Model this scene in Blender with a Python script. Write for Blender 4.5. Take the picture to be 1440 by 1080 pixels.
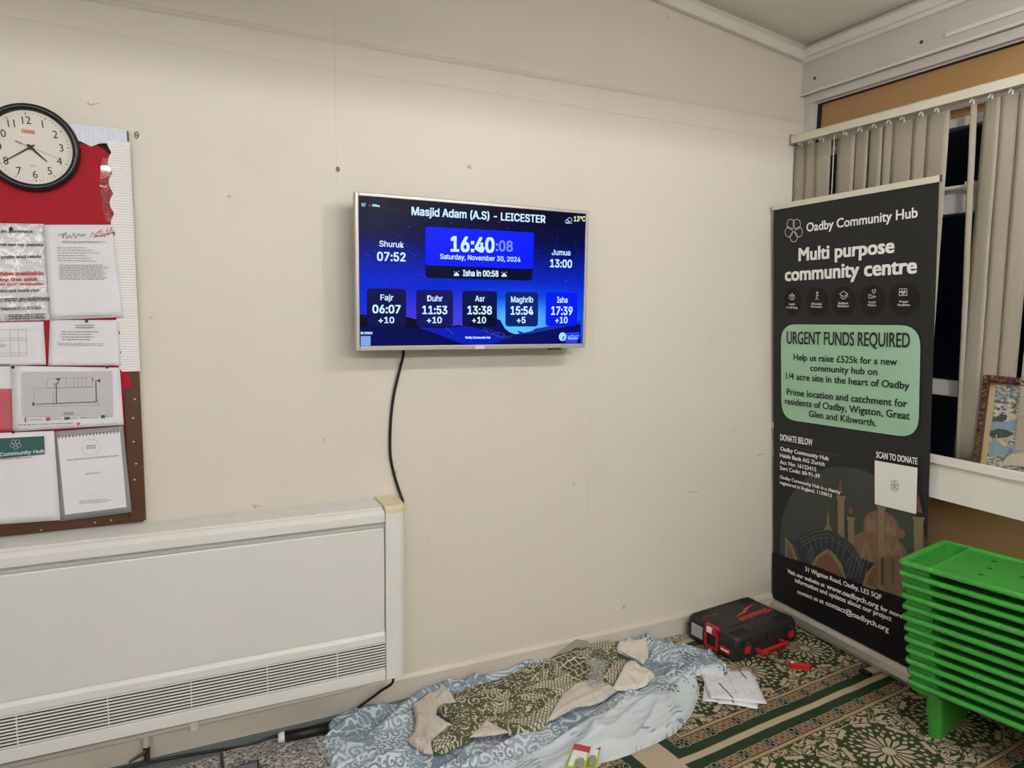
import bpy, bmesh, math, random
import numpy as np
from mathutils import Vector as V, Matrix, noise
from mathutils.geometry import tessellate_polygon
sc = bpy.context.scene
for o in list(bpy.data.objects): bpy.data.objects.remove(o)
rad = math.radians
# ------------------------------------------------------------------ camera
F = 979.0; CP = V((-2.622, -2.465, 1.5))
yw, pt, rl = rad(25.31), rad(-6.417), rad(0.845)
fw = V((math.sin(yw)*math.cos(pt), math.cos(yw)*math.cos(pt), math.sin(pt)))
rt = fw.cross(V((0, 0, 1))).normalized(); up = rt.cross(fw)
rt, up = math.cos(rl)*rt + math.sin(rl)*up, -math.sin(rl)*rt + math.cos(rl)*up
cd = bpy.data.cameras.new('camera'); cam = bpy.data.objects.new('camera', cd); sc.collection.objects.link(cam)
cam.matrix_world = Matrix(((rt.x, up.x, -fw.x, CP.x), (rt.y, up.y, -fw.y, CP.y), (rt.z, up.z, -fw.z, CP.z), (0, 0, 0, 1)))
cd.sensor_width = 36; cd.lens = F/1440*36; cd.clip_start = .05
sc.camera = cam
# ------------------------------------------------------------------ world (night outside) + exposure
w = bpy.data.worlds.new('world'); sc.world = w; w.use_nodes = True
w.node_tree.nodes['Background'].inputs[0].default_value = (.02, .03, .06, 1)
w.node_tree.nodes['Background'].inputs[1].default_value = .03
sc.view_settings.view_transform = 'Standard'; sc.view_settings.look = 'None'; sc.view_settings.gamma = 1
sc.view_settings.use_curve_mapping = False; sc.view_settings.exposure = 0.15
TUBE = 42.0; TUBE_REAR = 260.0          # emission of the fluorescent tubes
TUBECOL = (1.0, .985, .965)
GLOBE = 370.0         # emission of the round lamps

def ray(x, y): return rt*((x-720)/F) + up*((540-y)/F) + fw
def onX(x, y, X=0): d = ray(x, y); return CP + d*((X-CP.x)/d.x)
def onY(x, y, Y=0): d = ray(x, y); return CP + d*((Y-CP.y)/d.y)
def onZ(x, y, Z=0): d = ray(x, y); return CP + d*((Z-CP.z)/d.z)
def proj(P):
    q = P-CP; z = q.dot(fw); return (720+F*q.dot(rt)/z, 540-F*q.dot(up)/z)

# ------------------------------------------------------------------ node expressions
def lin(c):
    if isinstance(c, str): c = tuple(int(c[i:i+2], 16) for i in (0, 2, 4))
    r = []
    for v in c[:3]:
        v = v/255; r.append(v/12.92 if v <= .04045 else ((v+.055)/1.055)**2.4)
    return tuple(r)+(1,)
class N:
    t = None
    def __init__(s, k): s.k = k
    def op(o, *a):
        n = N.t.nodes.new('ShaderNodeMath'); n.operation = o
        for i, x in enumerate(a):
            if isinstance(x, N): N.t.links.new(x.k, n.inputs[i])
            else: n.inputs[i].default_value = x
        return N(n.outputs[0])
    def __add__(a, b): return N.op('ADD', a, b)
    __radd__ = __add__
    def __sub__(a, b): return N.op('SUBTRACT', a, b)
    def __rsub__(a, b): return N.op('SUBTRACT', b, a)
    def __mul__(a, b): return N.op('MULTIPLY', a, b)
    __rmul__ = __mul__
    def __truediv__(a, b): return N.op('DIVIDE', a, b)
    def __lt__(a, b): return N.op('LESS_THAN', a, b)
    def __gt__(a, b): return N.op('GREATER_THAN', a, b)
ab = lambda a: N.op('ABSOLUTE', a)
mx = lambda a, b: N.op('MAXIMUM', a, b)
mn = lambda a, b: N.op('MINIMUM', a, b)
sn = lambda a: N.op('SINE', a)
cs = lambda a: N.op('COSINE', a)
fr = lambda a: N.op('FRACT', a)
sq = lambda a: N.op('SQRT', a)
at2 = lambda a, b: N.op('ARCTAN2', a, b)
def ss(a, lo, hi):
    n = N.t.nodes.new('ShaderNodeMapRange'); n.interpolation_type = 'SMOOTHSTEP'
    N.t.links.new(a.k, n.inputs[0]); n.inputs[1].default_value = lo; n.inputs[2].default_value = hi
    return N(n.outputs[0])
def mixc(f, a, b):
    n = N.t.nodes.new('ShaderNodeMix'); n.data_type = 'RGBA'
    for i, x in ((0, f), (6, a), (7, b)):
        if isinstance(x, N): N.t.links.new(x.k, n.inputs[i])
        else: n.inputs[i].default_value = x
    return N(n.outputs[2])
def coords(kind='Object'):
    n = N.t.nodes.new('ShaderNodeNewGeometry'); s = N.t.nodes.new('ShaderNodeSeparateXYZ'); o = n.outputs['Position']
    N.t.links.new(o, s.inputs[0]); return N(s.outputs[0]), N(s.outputs[1]), N(s.outputs[2]), N(o)
def comb(x, y, z=0.0):
    n = N.t.nodes.new('ShaderNodeCombineXYZ')
    for i, a in enumerate((x, y, z)):
        if isinstance(a, N): N.t.links.new(a.k, n.inputs[i])
        else: n.inputs[i].default_value = a
    return N(n.outputs[0])
def nz(vec, scale, detail=2, rough=.5, dist=0.0):
    n = N.t.nodes.new('ShaderNodeTexNoise'); N.t.links.new(vec.k, n.inputs['Vector'])
    n.inputs['Scale'].default_value = scale; n.inputs['Detail'].default_value = detail
    n.inputs['Roughness'].default_value = rough; n.inputs['Distortion'].default_value = dist
    return N(n.outputs[0])
def vor(vec, scale, feat='F1', out=0):
    n = N.t.nodes.new('ShaderNodeTexVoronoi'); n.feature = feat; N.t.links.new(vec.k, n.inputs['Vector'])
    n.inputs['Scale'].default_value = scale; return N(n.outputs[out])
def mat(name, col=None, rough=.5, metal=0, fn=None, bump=None, emit=None, strength=1, spec=None, trans=0, alpha=1, coat=0, base_noise=0):
    m = bpy.data.materials.new(name); m.use_nodes = True; t = m.node_tree; N.t = t
    b = t.nodes['Principled BSDF']
    if col is not None: b.inputs['Base Color'].default_value = lin(col)
    b.inputs['Roughness'].default_value = rough; b.inputs['Metallic'].default_value = metal
    if spec is not None: b.inputs['Specular IOR Level'].default_value = spec
    b.inputs['Transmission Weight'].default_value = trans; b.inputs['Alpha'].default_value = alpha
    b.inputs['Coat Weight'].default_value = coat
    if base_noise:
        x, y, z, p = coords(); f = nz(p, 9, 4)
        c = lin(col); k = 1-base_noise
        t.links.new(mixc(f, c, (c[0]*k, c[1]*k, c[2]*k, 1)).k, b.inputs['Base Color'])
    if fn:
        r = fn(); 
        if isinstance(r, tuple):
            c, h, dist, st = r
            bn = t.nodes.new('ShaderNodeBump'); bn.inputs['Distance'].default_value = dist; bn.inputs['Strength'].default_value = st
            t.links.new(h.k, bn.inputs['Height']); t.links.new(bn.outputs[0], b.inputs['Normal'])
        else: c = r
        if c is not None:
            t.links.new(c.k, b.inputs['Base Color'])
            if emit == 'fn': t.links.new(c.k, b.inputs['Emission Color']); b.inputs['Emission Strength'].default_value = strength; 
    if emit is not None and emit != 'fn':
        b.inputs['Emission Color'].default_value = lin(emit); b.inputs['Emission Strength'].default_value = strength
    return m

# ------------------------------------------------------------------ objects
WM = {}
def tag(o, label=None, cat=None, group=None, kind=None):
    for k, v in (('label', label), ('category', cat), ('group', group), ('kind', kind)):
        if v: o[k] = v
    return o
def empty(name, loc=(0, 0, 0), rz=0, label=None, cat=None, group=None):
    o = bpy.data.objects.new(name, None); sc.collection.objects.link(o); o.empty_display_size = .05
    o.location = loc; o.rotation_euler = (0, 0, rz); WM[o.name] = Matrix.Translation(V(loc)) @ Matrix.Rotation(rz, 4, 'Z')
    return tag(o, label, cat, group)
class MB:
    def __init__(s, M=None): s.v = []; s.f = []; s.mi = []; s.M = M; s.cur = 0; s.pc = []
    def begin(s):
        s.pc.append((len(s.v), len(s.f))); return s
    def add(s, vs, fs):
        n = len(s.v)
        for p in vs: s.v.append((s.M @ V(p)) if s.M else V(p))
        for f in fs: s.f.append([i+n for i in f]); s.mi.append(s.cur)
        return s
    def box(s, a, b):
        x0, y0, z0 = (min(a[i], b[i]) for i in range(3)); x1, y1, z1 = (max(a[i], b[i]) for i in range(3))
        return s.add([(x0, y0, z0), (x1, y0, z0), (x1, y1, z0), (x0, y1, z0), (x0, y0, z1), (x1, y0, z1), (x1, y1, z1), (x0, y1, z1)],
                     [(0, 3, 2, 1), (4, 5, 6, 7), (0, 1, 5, 4), (1, 2, 6, 5), (2, 3, 7, 6), (3, 0, 4, 7)])
    def hexa(s, b, t):   # two 4-loops
        return s.add(list(b)+list(t), [(0, 3, 2, 1), (4, 5, 6, 7), (0, 1, 5, 4), (1, 2, 6, 5), (2, 3, 7, 6), (3, 0, 4, 7)])
    def loft(s, loops, cap=True):
        n = len(loops[0]); vs = [p for l in loops for p in l]; fs = []
        for k in range(len(loops)-1):
            for i in range(n):
                j = (i+1) % n; fs.append((k*n+i, k*n+j, (k+1)*n+j, (k+1)*n+i))
        if cap: fs.append(tuple(range(n))[::-1]); fs.append(tuple((len(loops)-1)*n+i for i in range(n)))
        return s.add(vs, fs)
    def tube(s, pts, r, n=10, cap=True):
        pts = [V(p) for p in pts]; loops = []; a = None
        for i, p in enumerate(pts):
            d = ((pts[min(i+1, len(pts)-1)]-p).normalized() + (p-pts[max(i-1, 0)]).normalized()); d.normalize()
            if a is None: a = d.orthogonal().normalized()
            a = (a-d*a.dot(d)).normalized(); b = d.cross(a)
            rr = r[i] if isinstance(r, (list, tuple)) else r
            loops.append([p+(a*math.cos(2*math.pi*k/n)+b*math.sin(2*math.pi*k/n))*rr for k in range(n)])
        return s.loft(loops, cap)
    def split(s, name, mats, parent=None, **k):
        e = s.pc+[(len(s.v), len(s.f))]; out = []
        for (v0, f0), (v1, f1) in zip(e, e[1:]):
            if f1 > f0:
                m_ = MB(); m_.add(s.v[v0:v1], [[i-v0 for i in f] for f in s.f[f0:f1]]); out.append(m_.build(name, mats, parent, **k))
        return out
    def build(s, name, mats, parent=None, smooth=False, bevel=0, kind=None, label=None, cat=None, group=None, seg=2):
        me = bpy.data.meshes.new(name); me.from_pydata([tuple(p) for p in s.v], [], s.f)
        if not isinstance(mats, (list, tuple)): mats = [mats]
        for m in mats: me.materials.append(m)
        me.polygons.foreach_set('material_index', s.mi)
        if smooth: me.polygons.foreach_set('use_smooth', [True]*len(me.polygons))
        me.update()
        o = bpy.data.objects.new(name, me); sc.collection.objects.link(o)
        WM[o.name] = Matrix.Identity(4)
        if parent is not None:
            pm = WM[parent.name]; me.transform(pm.inverted()); o.parent = parent; WM[o.name] = pm
        if bevel:
            b = o.modifiers.new('bevel', 'BEVEL'); b.width = bevel; b.segments = seg; b.limit_method = 'ANGLE'; b.angle_limit = rad(40)
        return tag(o, label, cat, group, kind)
def smoothcurve(pts, n=8):
    pts = [V(p) for p in pts]; out = []
    for i in range(len(pts)-1):
        p0 = pts[max(i-1, 0)]; p1 = pts[i]; p2 = pts[i+1]; p3 = pts[min(i+2, len(pts)-1)]
        for k in range(n):
            t = k/n; out.append(.5*((2*p1)+(p2-p0)*t+(2*p0-5*p1+4*p2-p3)*t*t+(3*p1-p0-3*p2+p3)*t**3))
    out.append(pts[-1]); return out

# flat print laid on a bilinear surface
class Surf:
    def __init__(s, TL, TR, BL, BR, eps=.0008):
        s.c = [V(p) for p in (TL, TR, BL, BR)]; s.n = (s.c[1]-s.c[0]).cross(s.c[2]-s.c[0]).normalized()
        if s.n.dot(CP-s.c[0]) < 0: s.n = -s.n
        s.eps = eps; s.upv = ((s.c[0]-s.c[2])+(s.c[1]-s.c[3])).normalized()
        s.rtv = ((s.c[1]-s.c[0])+(s.c[3]-s.c[2])).normalized()
    def P(s, a, b, k=0):
        c = s.c; return (c[0]*(1-a)+c[1]*a)*(1-b)+(c[2]*(1-a)+c[3]*a)*b+s.n*(s.eps*k)
    def inv(s, x, y, k=0):   # a point of the photograph on the surface's plane
        d = ray(x, y); o = s.c[0]+s.n*(s.eps*k); return CP+d*((o-CP).dot(s.n)/d.dot(s.n))
    def poly(s, mb, pts, k=1):
        mb.begin(); P = [s.inv(x, y, k) for x, y in pts]; mb.add(P, [tuple(t) for t in tessellate_polygon([P])]); return mb
    def rpoly(s, mb, q, r, k=1):  # rounded quad, r in metres
        mb.begin(); P = [s.inv(x, y, k) for x, y in q]; out = []
        for i in range(4):
            a, p, b = P[i-1], P[i], P[(i+1) % 4]; e = (a-p).normalized()*r; g = (b-p).normalized()*r
            for j in range(7):
                t = j/6; out.append(p+e*(1-t)**2+g*t*t)
        mb.add(out, [tuple(t) for t in tessellate_polygon([out])]); return mb
    def line(s, mb, pts, wd, k=1, closed=False):
        mb.begin(); P = [s.inv(x, y, k) for x, y in pts]
        if closed: P.append(P[0])
        return s.wline(mb, P, wd)
    def wline(s, mb, P, wd):
        for a, b in zip(P, P[1:]):
            d = (b-a)
            if d.length < 1e-6: continue
            d.normalize(); e = d.cross(s.n)*wd/2; g = d*wd*.35
            mb.add([a-e-g, b-e+g, b+e+g, a+e-g], [(0, 1, 2, 3)])
        return mb
    def ell(s, mb, cx, cy, rx, ry, k=1, n=28):
        return s.poly(mb, [(cx+rx*math.cos(2*math.pi*i/n), cy+ry*math.sin(2*math.pi*i/n)) for i in range(n)], k)
    def ring(s, mb, cx, cy, rx, ry, wd, k=1, n=24):
        return s.line(mb, [(cx+rx*math.cos(2*math.pi*i/n), cy+ry*math.sin(2*math.pi*i/n)) for i in range(n)], wd, k, True)
    def text(s, mb, txt, a, b, cap, k=2, bold=0, shear=0):
        mb.begin(); vs, fs, x0, x1, H = glyphs(txt, bold, shear)
        A = s.inv(*a, k); B = s.inv(*b, k); C = s.inv(a[0], a[1]-cap, k); h = abs((C-A).dot(s.upv)) or .001
        ax = (B-A)/(x1-x0)
        mb.add([A+ax*(p[0]-x0)+s.upv*(p[1]/H*h)+s.n*(p[2]*5e-5 if bold else 0) for p in vs], fs); return mb
    def greek(s, mb, q, n, k=2, seed=0, frac=.45, ragged=.3):
        mb.begin(); rnd = random.Random(seed); P = [s.inv(x, y, k) for x, y in q]
        for i in range(n):
            t = (i+.5)/n; L = P[0].lerp(P[3], t); R = P[1].lerp(P[2], t); h = (P[3]-P[0])/n*frac/2
            x = 0; end = 1-rnd.random()*ragged
            while x < end:
                wl = rnd.uniform(.03, .1); x2 = min(x+wl, end)
                a = L.lerp(R, x); b = L.lerp(R, x2); mb.add([a-h, b-h, b+h, a+h], [(0, 1, 2, 3)]); x = x2+.018
        return mb
_gc = {}
FONTS = {}
def font(n):
    if n not in FONTS:
        FONTS[n] = None
        if n:
            try: FONTS[n] = bpy.data.fonts.load(bpy.utils.system_resource('DATAFILES')+'/fonts/'+n)
            except Exception: pass
    return FONTS[n]
FN = ''
def glyphs(txt, bold=0, shear=0):
    key = (txt, bold, shear, FN)
    if key in _gc: return _gc[key]
    def mk(t):
        c = bpy.data.curves.new('t', 'FONT'); c.body = t; c.size = 1; c.resolution_u = 3; c.shear = shear
        if font(FN): c.font = font(FN)
        o = bpy.data.objects.new('t', c); sc.collection.objects.link(o)
        dg = bpy.context.evaluated_depsgraph_get(); dg.update()
        me = bpy.data.meshes.new_from_object(o.evaluated_get(dg))
        r = ([tuple(v.co) for v in me.vertices], [tuple(p.vertices) for p in me.polygons])
        bpy.data.objects.remove(o); bpy.data.curves.remove(c); bpy.data.meshes.remove(me); return r
    v, f = mk(txt)
    if 'capH'+FN not in _gc: vv, _ = mk('H'); _gc['capH'+FN] = max(p[1] for p in vv)
    if bold:
        n = len(v); v0, f0 = v, f; v, f = [], []
        for i, (dx, dy) in enumerate(((-1, -.6), (1, -.6), (-1, .6), (1, .6), (0, 0))):
            v += [(p[0]+dx*bold, p[1]+dy*bold, i) for p in v0]; f += [tuple(k+i*n for k in q) for q in f0]
    r = (v, f, min(p[0] for p in v), max(p[0] for p in v), _gc['capH'+FN]); _gc[key] = r; return r

# ------------------------------------------------------------------ materials
def f_wall():
    x, y, z, p = coords()
    c = mixc(nz(p, 1.3, 3), lin((228, 222, 212)), lin((222, 215, 204)))
    c = mixc(ss(nz(p, 3.1, 4, .6), .52, .8)*.2, c, lin((200, 190, 165)))
    c = mixc(ss(1.0-z, -.2, .9)*.25, c, lin((224, 218, 194)))
    sp = vor(p, 5.5); sp2 = nz(p, 60, 2)
    spot = (sp < .06)*ss(sp2, .5, .6)
    c = mixc(spot*.6, c, lin((150, 140, 122)))
    seam = (ab(x+1.09) < .0016)*(z < 1.6) + (ab(x+2.13) < .0014)*(z > 1.9)
    c = mixc(seam*.14, c, lin((140, 130, 110)))
    ridge = ss(ab(z-2.372), .0, .012); r2 = ss(ab(z-2.281+(x+2.5)*.0), .0, .006)
    h = nz(p, 260, 2)*.25+nz(p, 14, 3)*.8-ridge*5.0-r2*1.5
    return c, h, .0022, .55
WALL = mat('cream_painted_wall', rough=.42, fn=f_wall, spec=.35)
def f_plain(c1, c2, sc_=4, bs=200, bd=.001, st=.3):
    def f():
        x, y, z, p = coords(); return mixc(nz(p, sc_, 4), lin(c1), lin(c2)), nz(p, bs, 2), bd, st
    return f
WWALL = mat('grey_white_painted_board', rough=.5, fn=f_plain((218, 212, 208), (204, 198, 194), 3, 60))
CEIL = mat('ceiling_paint', rough=.8, fn=f_plain((240, 235, 226), (232, 226, 216), 2))
WHITE = mat('white_gloss_trim', rough=.35, fn=f_plain((238, 234, 228), (226, 221, 213), 7, 30))
SKIRT = mat('skirting_paint', rough=.4, fn=f_plain((226, 218, 206), (206, 197, 184), 6, 40))
UPVC = mat('white_window_frame', rough=.35, fn=f_plain((222, 218, 217), (212, 208, 207), 3, 30))
TAN = mat('tan_window_panel', rough=.45, fn=f_plain((186, 146, 98), (178, 139, 92), 2, 90))
BLACK = mat('black_rubber', (14, 14, 15), .5)
def f_speck():
    x, y, z, p = coords()
    a = nz(p, 120, 3, .7); c = mixc(ss(a, .44, .54), lin((84, 82, 82)), lin((206, 202, 198)))
    c = mixc(ss(nz(p, 60, 2), .45, .6)*.6, c, lin((120, 112, 106))); return c, a, .003, .5
SPECK = mat('speckled_grey_carpet', rough=.95, fn=f_speck)
BAREF = mat('bare_grey_floor', rough=.6, fn=f_plain((110, 118, 120), (92, 100, 103), 6))
GLASS = mat('dark_window_glass', (235, 240, 245), .02, trans=1)
RAD = mat('radiator_enamel', rough=.33, fn=f_plain((236, 235, 232), (229, 228, 225), 3, 60, .0005, .2))
def f_rad():
    x, y, z, p = coords()
    c = mixc(nz(p, 3, 3), lin((229, 228, 225)), lin((223, 222, 219)))
    s = ((vor(p, 7.0) < .03)*ss(nz(p, 160, 2), .5, .56)); return mixc(s*.7, c, lin((120, 116, 108))), nz(p, 80, 2), .0004, .2
RADP = mat('radiator_panel_enamel', rough=.38, fn=f_rad)
CREAM = mat('yellowed_plastic', (228, 220, 182), .4)
GAPSHADE = mat('painted_gap_shade', (26, 23, 21), .9)  # near-black colour standing in for shade between the heater slats
CABLE = mat('black_cable', (16, 16, 17), .45)
PIPEM = mat('painted_pipe', (205, 200, 192), .4)
BRASS = mat('dull_brass', (96, 82, 62), .4, .8)
PLASTG = mat('tv_frame_silver', (188, 184, 178), .35, .35)
TVB = mat('tv_back', (25, 25, 27), .5)

# ------------------------------------------------------------------ room shell
XR = .26
def ceil_z(x): return 2.672 - .128*x if x < 0 else 2.672
def wallbox(name, a, b, m): return MB().box(a, b).build(name, m, kind='structure')
m = MB(); XL = -5.6; YB = -7.0
m.hexa([(XL, 0, -.01), (XR, 0, -.01), (XR, .12, -.01), (XL, .12, -.01)], [(XL, 0, ceil_z(XL)+.1), (XR, 0, ceil_z(0)+.1), (XR, .12, ceil_z(0)+.1), (XL, .12, ceil_z(XL)+.1)])
m.build('wall_back', WALL, kind='structure')
m = MB(); m.hexa([(XL, YB, ceil_z(XL)), (0.3, YB, ceil_z(0)), (.3, 0, ceil_z(0)), (XL, 0, ceil_z(XL))], [(XL, YB, ceil_z(XL)+.1), (0.3, YB, ceil_z(0)+.1), (.3, 0, ceil_z(0)+.1), (XL, 0, ceil_z(XL)+.1)])
m.build('ceiling', CEIL, kind='structure')
wallbox('floor', (XL, YB, -.06), (XR+.04, .12, -.006), BAREF)
wallbox('wall_left', (XL-.1, YB, -.01), (XL, 0, ceil_z(XL)+.1), WALL)
wallbox('wall_front', (XL, YB-.1, -.01), (XR, YB, ceil_z(XL)+.1), WALL)
WB = bpy.data.objects['wall_back']
SW = Surf((-3.2, 0, 2.6), (0, 0, 2.6), (-3.2, 0, .1), (0, 0, .1), .0006)
PEN = mat('pencil_grey', (120, 112, 104), .7); m = MB(); SW.ring(m, 475, 238, 2.2, 3.0, .003, 1, 12); SW.line(m, [(474, 236), (477, 240)], .003, 1); m.build('pencil_mark', PEN, WB)
m = MB(); SW.ring(m, 192, 190, 2.6, 4.6, .003, 1, 12); SW.line(m, [(190, 188), (194, 192)], .004, 1); m.build('pencil_mark', PEN, WB)
rnd = random.Random(8)
for cx, cy in ((363, 712), (974, 691), (131, 146), (1071, 640)):
    m = MB()
    for i in range(6): x_, y_ = cx+rnd.uniform(-8, 8), cy+rnd.uniform(-2, 2); SW.line(m, [(x_, y_), (x_+rnd.uniform(1, 3), y_+rnd.uniform(-1, 1))], .003, 1)
    m.build('scuff_mark', mat('scuff', (170, 160, 146), .7), WB)
# coving strips
m = MB(); m.hexa([(XL, -.028, ceil_z(XL)-.045), (0, -.028, ceil_z(0)-.045), (0, 0, ceil_z(0)-.045), (XL, 0, ceil_z(XL)-.045)], [(XL, -.028, ceil_z(XL)), (0, -.028, ceil_z(0)), (0, 0, ceil_z(0)), (XL, 0, ceil_z(XL))])
m.build('trim_1', WHITE, kind='structure', bevel=.004)
m = MB().box((-.03, YB, 2.64), (0.01, -.0, 2.675)); m.box((-.016, YB, 2.622), (.01, 0, 2.642)); m.build('trim_2', WHITE, kind='structure', bevel=.003)
# skirting boards
MB().loft([[(XL, 0, -.006), (XL, -.018, -.006), (XL, -.018, .075), (XL, -.008, .09), (XL, 0, .09)], [(.24, 0, -.006), (.24, -.018, -.006), (.24, -.018, .075), (.24, -.008, .09), (.24, 0, .09)]]).build('baseboard_back', SKIRT, kind='structure')
# window wall: lintel board, tan panel below the sill, casing
WW = empty('wall_right', (0, 0, 0)); tag(WW, kind='structure')
TRY = onX(1331, 50, 0).y; TRZ = onX(1331, 50, 0).z
MB().box((0, YB, 2.485), (.12, 0, 2.7)).build('lintel_board', WWALL, WW, bevel=.002)
MB().box((-.012, YB, 2.478), (.0, 0, 2.487)).build('lintel_bead', WHITE, WW)
MB().box((-.010, YB, TRZ-.008), (0.001, TRY, TRZ+.008)).build('cable_trunking', WHITE, WW, bevel=.002)
for (px, py) in ((1146, 110), (1296, 59)):
    p = onX(px, py, -.001); MB().tube([p, p+V((-.003, 0, 0))], .006, 10).build('screw_head', BRASS, WW)
MB().box((.165, YB, -.01), (XR+.05, 0, .79)).build('lower_panel', mat('tan_lower_panel', rough=.45, fn=f_plain((214, 174, 122), (206, 166, 114), 2, 90)), WW)
MB().box((-.04, YB, .796), (XR, 0, .825)).build('casing_underside', WHITE, WW)
MB().box((-.06, YB, .796), (-.04, -.012, .945)).build('casing_front', WHITE, WW, bevel=.002)
MB().box((-.070, YB, .930), (-.046, -.004, .962)).build('casing_lip', WHITE, WW, bevel=.003)
MB().box((-.04, YB, .826), (XR, -.004, .86)).build('sill_board', WHITE, WW)
# windows
WX = .075
WN = empty('window_1', (WX, 0, .86)); tag(WN, kind='structure')
def bar(y0, y1, z0, z1, name='frame_bar', mt=None, d=0, th=.06): MB().box((WX+d, y0, z0), (WX+th, y1, z1)).build(name, mt or UPVC, WN, bevel=.003)
bar(YB, 0, 2.444, 2.485, d=-.055, th=.02, name='top_rail'); bar(YB, 0, 2.44, 2.452, d=-.03, th=.0)
bar(-.052, 0, .86, 2.46, d=-.05, name='side_jamb')
bar(-.066, -.05, 2.24, 2.44, 'black_gasket', BLACK, d=-.022); bar(YB, -.05, 2.436, 2.448, 'black_gasket', BLACK, d=-.024)
bar(YB, -.06, 2.235, 2.44, 'tan_panel', TAN, d=-.01)
bar(YB, 0, 2.262, 2.30, 'middle_rail', d=-.02); bar(YB, 0, 2.2, 2.262, 'middle_rail', d=-.005)
bar(YB, 0, 1.875, 1.965, 'transom', d=-.01); bar(YB, 0, 1.175, 1.235, 'transom', d=-.01); bar(YB, 0, .86, .91, 'bottom_rail', d=-.01)
for yy in (-.37, -1.6, -2.9, -4.2, -5.5): bar(yy-.03, yy+.03, .9, 2.22, 'mullion', d=-.005)
for (z0, z1) in ((.9, 1.18), (1.23, 1.88), (1.96, 2.21)):
    bar(YB, -.04, z0, z1, 'glass_pane', GLASS, d=.03, th=.036)
# window handle / stay
m = MB(); p = V((WX-.035, -.66, 1.968)); m.tube([p, p+V((0, -.12, .0))], .008, 8); m.box((WX-.04, -.80, 1.955), (WX-.005, -.77, 1.985)); m.build('window_stay', WHITE, WN, smooth=False)
# outside darkness behind the glass: far garden wall is unlit, only the night sky shows

# ------------------------------------------------------------------ fluorescent lights (out of frame above)
TUBEM = mat('lit_tube', (255, 250, 240), .5, emit=(255, 250, 240), strength=TUBE)
TUBEM.node_tree.nodes['Principled BSDF'].inputs['Emission Color'].default_value = (*TUBECOL, 1)
GLOBEM = mat('lit_globe', (255, 250, 240), .5, emit=(255, 250, 240), strength=GLOBE)
GLOBEM.node_tree.nodes['Principled BSDF'].inputs['Emission Color'].default_value = (*TUBECOL, 1)
TUBER = TUBEM.copy(); TUBER.name = 'lit_rear_tube'; TUBER.node_tree.nodes['Principled BSDF'].inputs['Emission Strength'].default_value = TUBE_REAR
def fixture(x0, x1, y, z, lip, lab):
    r = empty('ceiling_light', ((x0+x1)/2, y, z), 0, lab, 'light', 'fluorescent battens')
    w = .28
    hb = MB().box((x0-.04, y-w, z+.06), (x1+.04, y+w, z+.08))
    hb.box((x0-.04, y+w-.006, z+lip), (x1+.04, y+w, z+.07)).box((x0-.04, y-w, z+lip), (x1+.04, y-w+.006, z+.07))
    hb.box((x0-.046, y-w, z+lip), (x0-.04, y+w, z+.07)).box((x1+.04, y-w, z+lip), (x1+.046, y+w, z+.07)); hb.build('housing', WHITE, r)
    MB().tube([(x0, y, z+.015), (x1, y, z+.015)], .008, 10).build('tube', TUBEM if y > -3 else TUBER, r)
    for xx in (x0+.2, x1-.2): MB().tube([(xx, y, z+.08), (xx, y, ceil_z(xx)+.01)], .006, 8).build('hanger', WHITE, r)
def globe(x, y, z, lab):
    r = empty('round_lamp', (x, y, z), 0, lab, 'light', 'round ceiling lamps')
    MB().loft([[(x+.04*math.sin(t)*math.cos(a_), y+.04*math.sin(t)*math.sin(a_), z+.04*math.cos(t)) for a_ in [k*math.pi/8 for k in range(16)]] for t in [.02+i*(math.pi-.04)/10 for i in range(11)]]).build('globe', GLOBEM, r, smooth=True)
    MB().tube([(x, y, z+.038), (x, y, ceil_z(x+.02)-.004)], .012, 10).build('stem', WHITE, r)
fixture(-3.7, -.35, -2.1, 2.55, -.034, 'long suspended fluorescent batten nearest the screen wall')
fixture(-4.3, -.35, -4.6, 2.6, -.004, 'long suspended fluorescent batten behind the first one')
globe(-.95, -1.85, 2.4, 'round ceiling lamp nearest the screen wall')
globe(-.75, -5.2, 2.42, 'round ceiling lamp further back by the window')
globe(-4.7, -4.0, 2.4, 'added unseen fill lamp by the left wall')  # added to brighten the banner and window wall, no lamp known here

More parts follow.
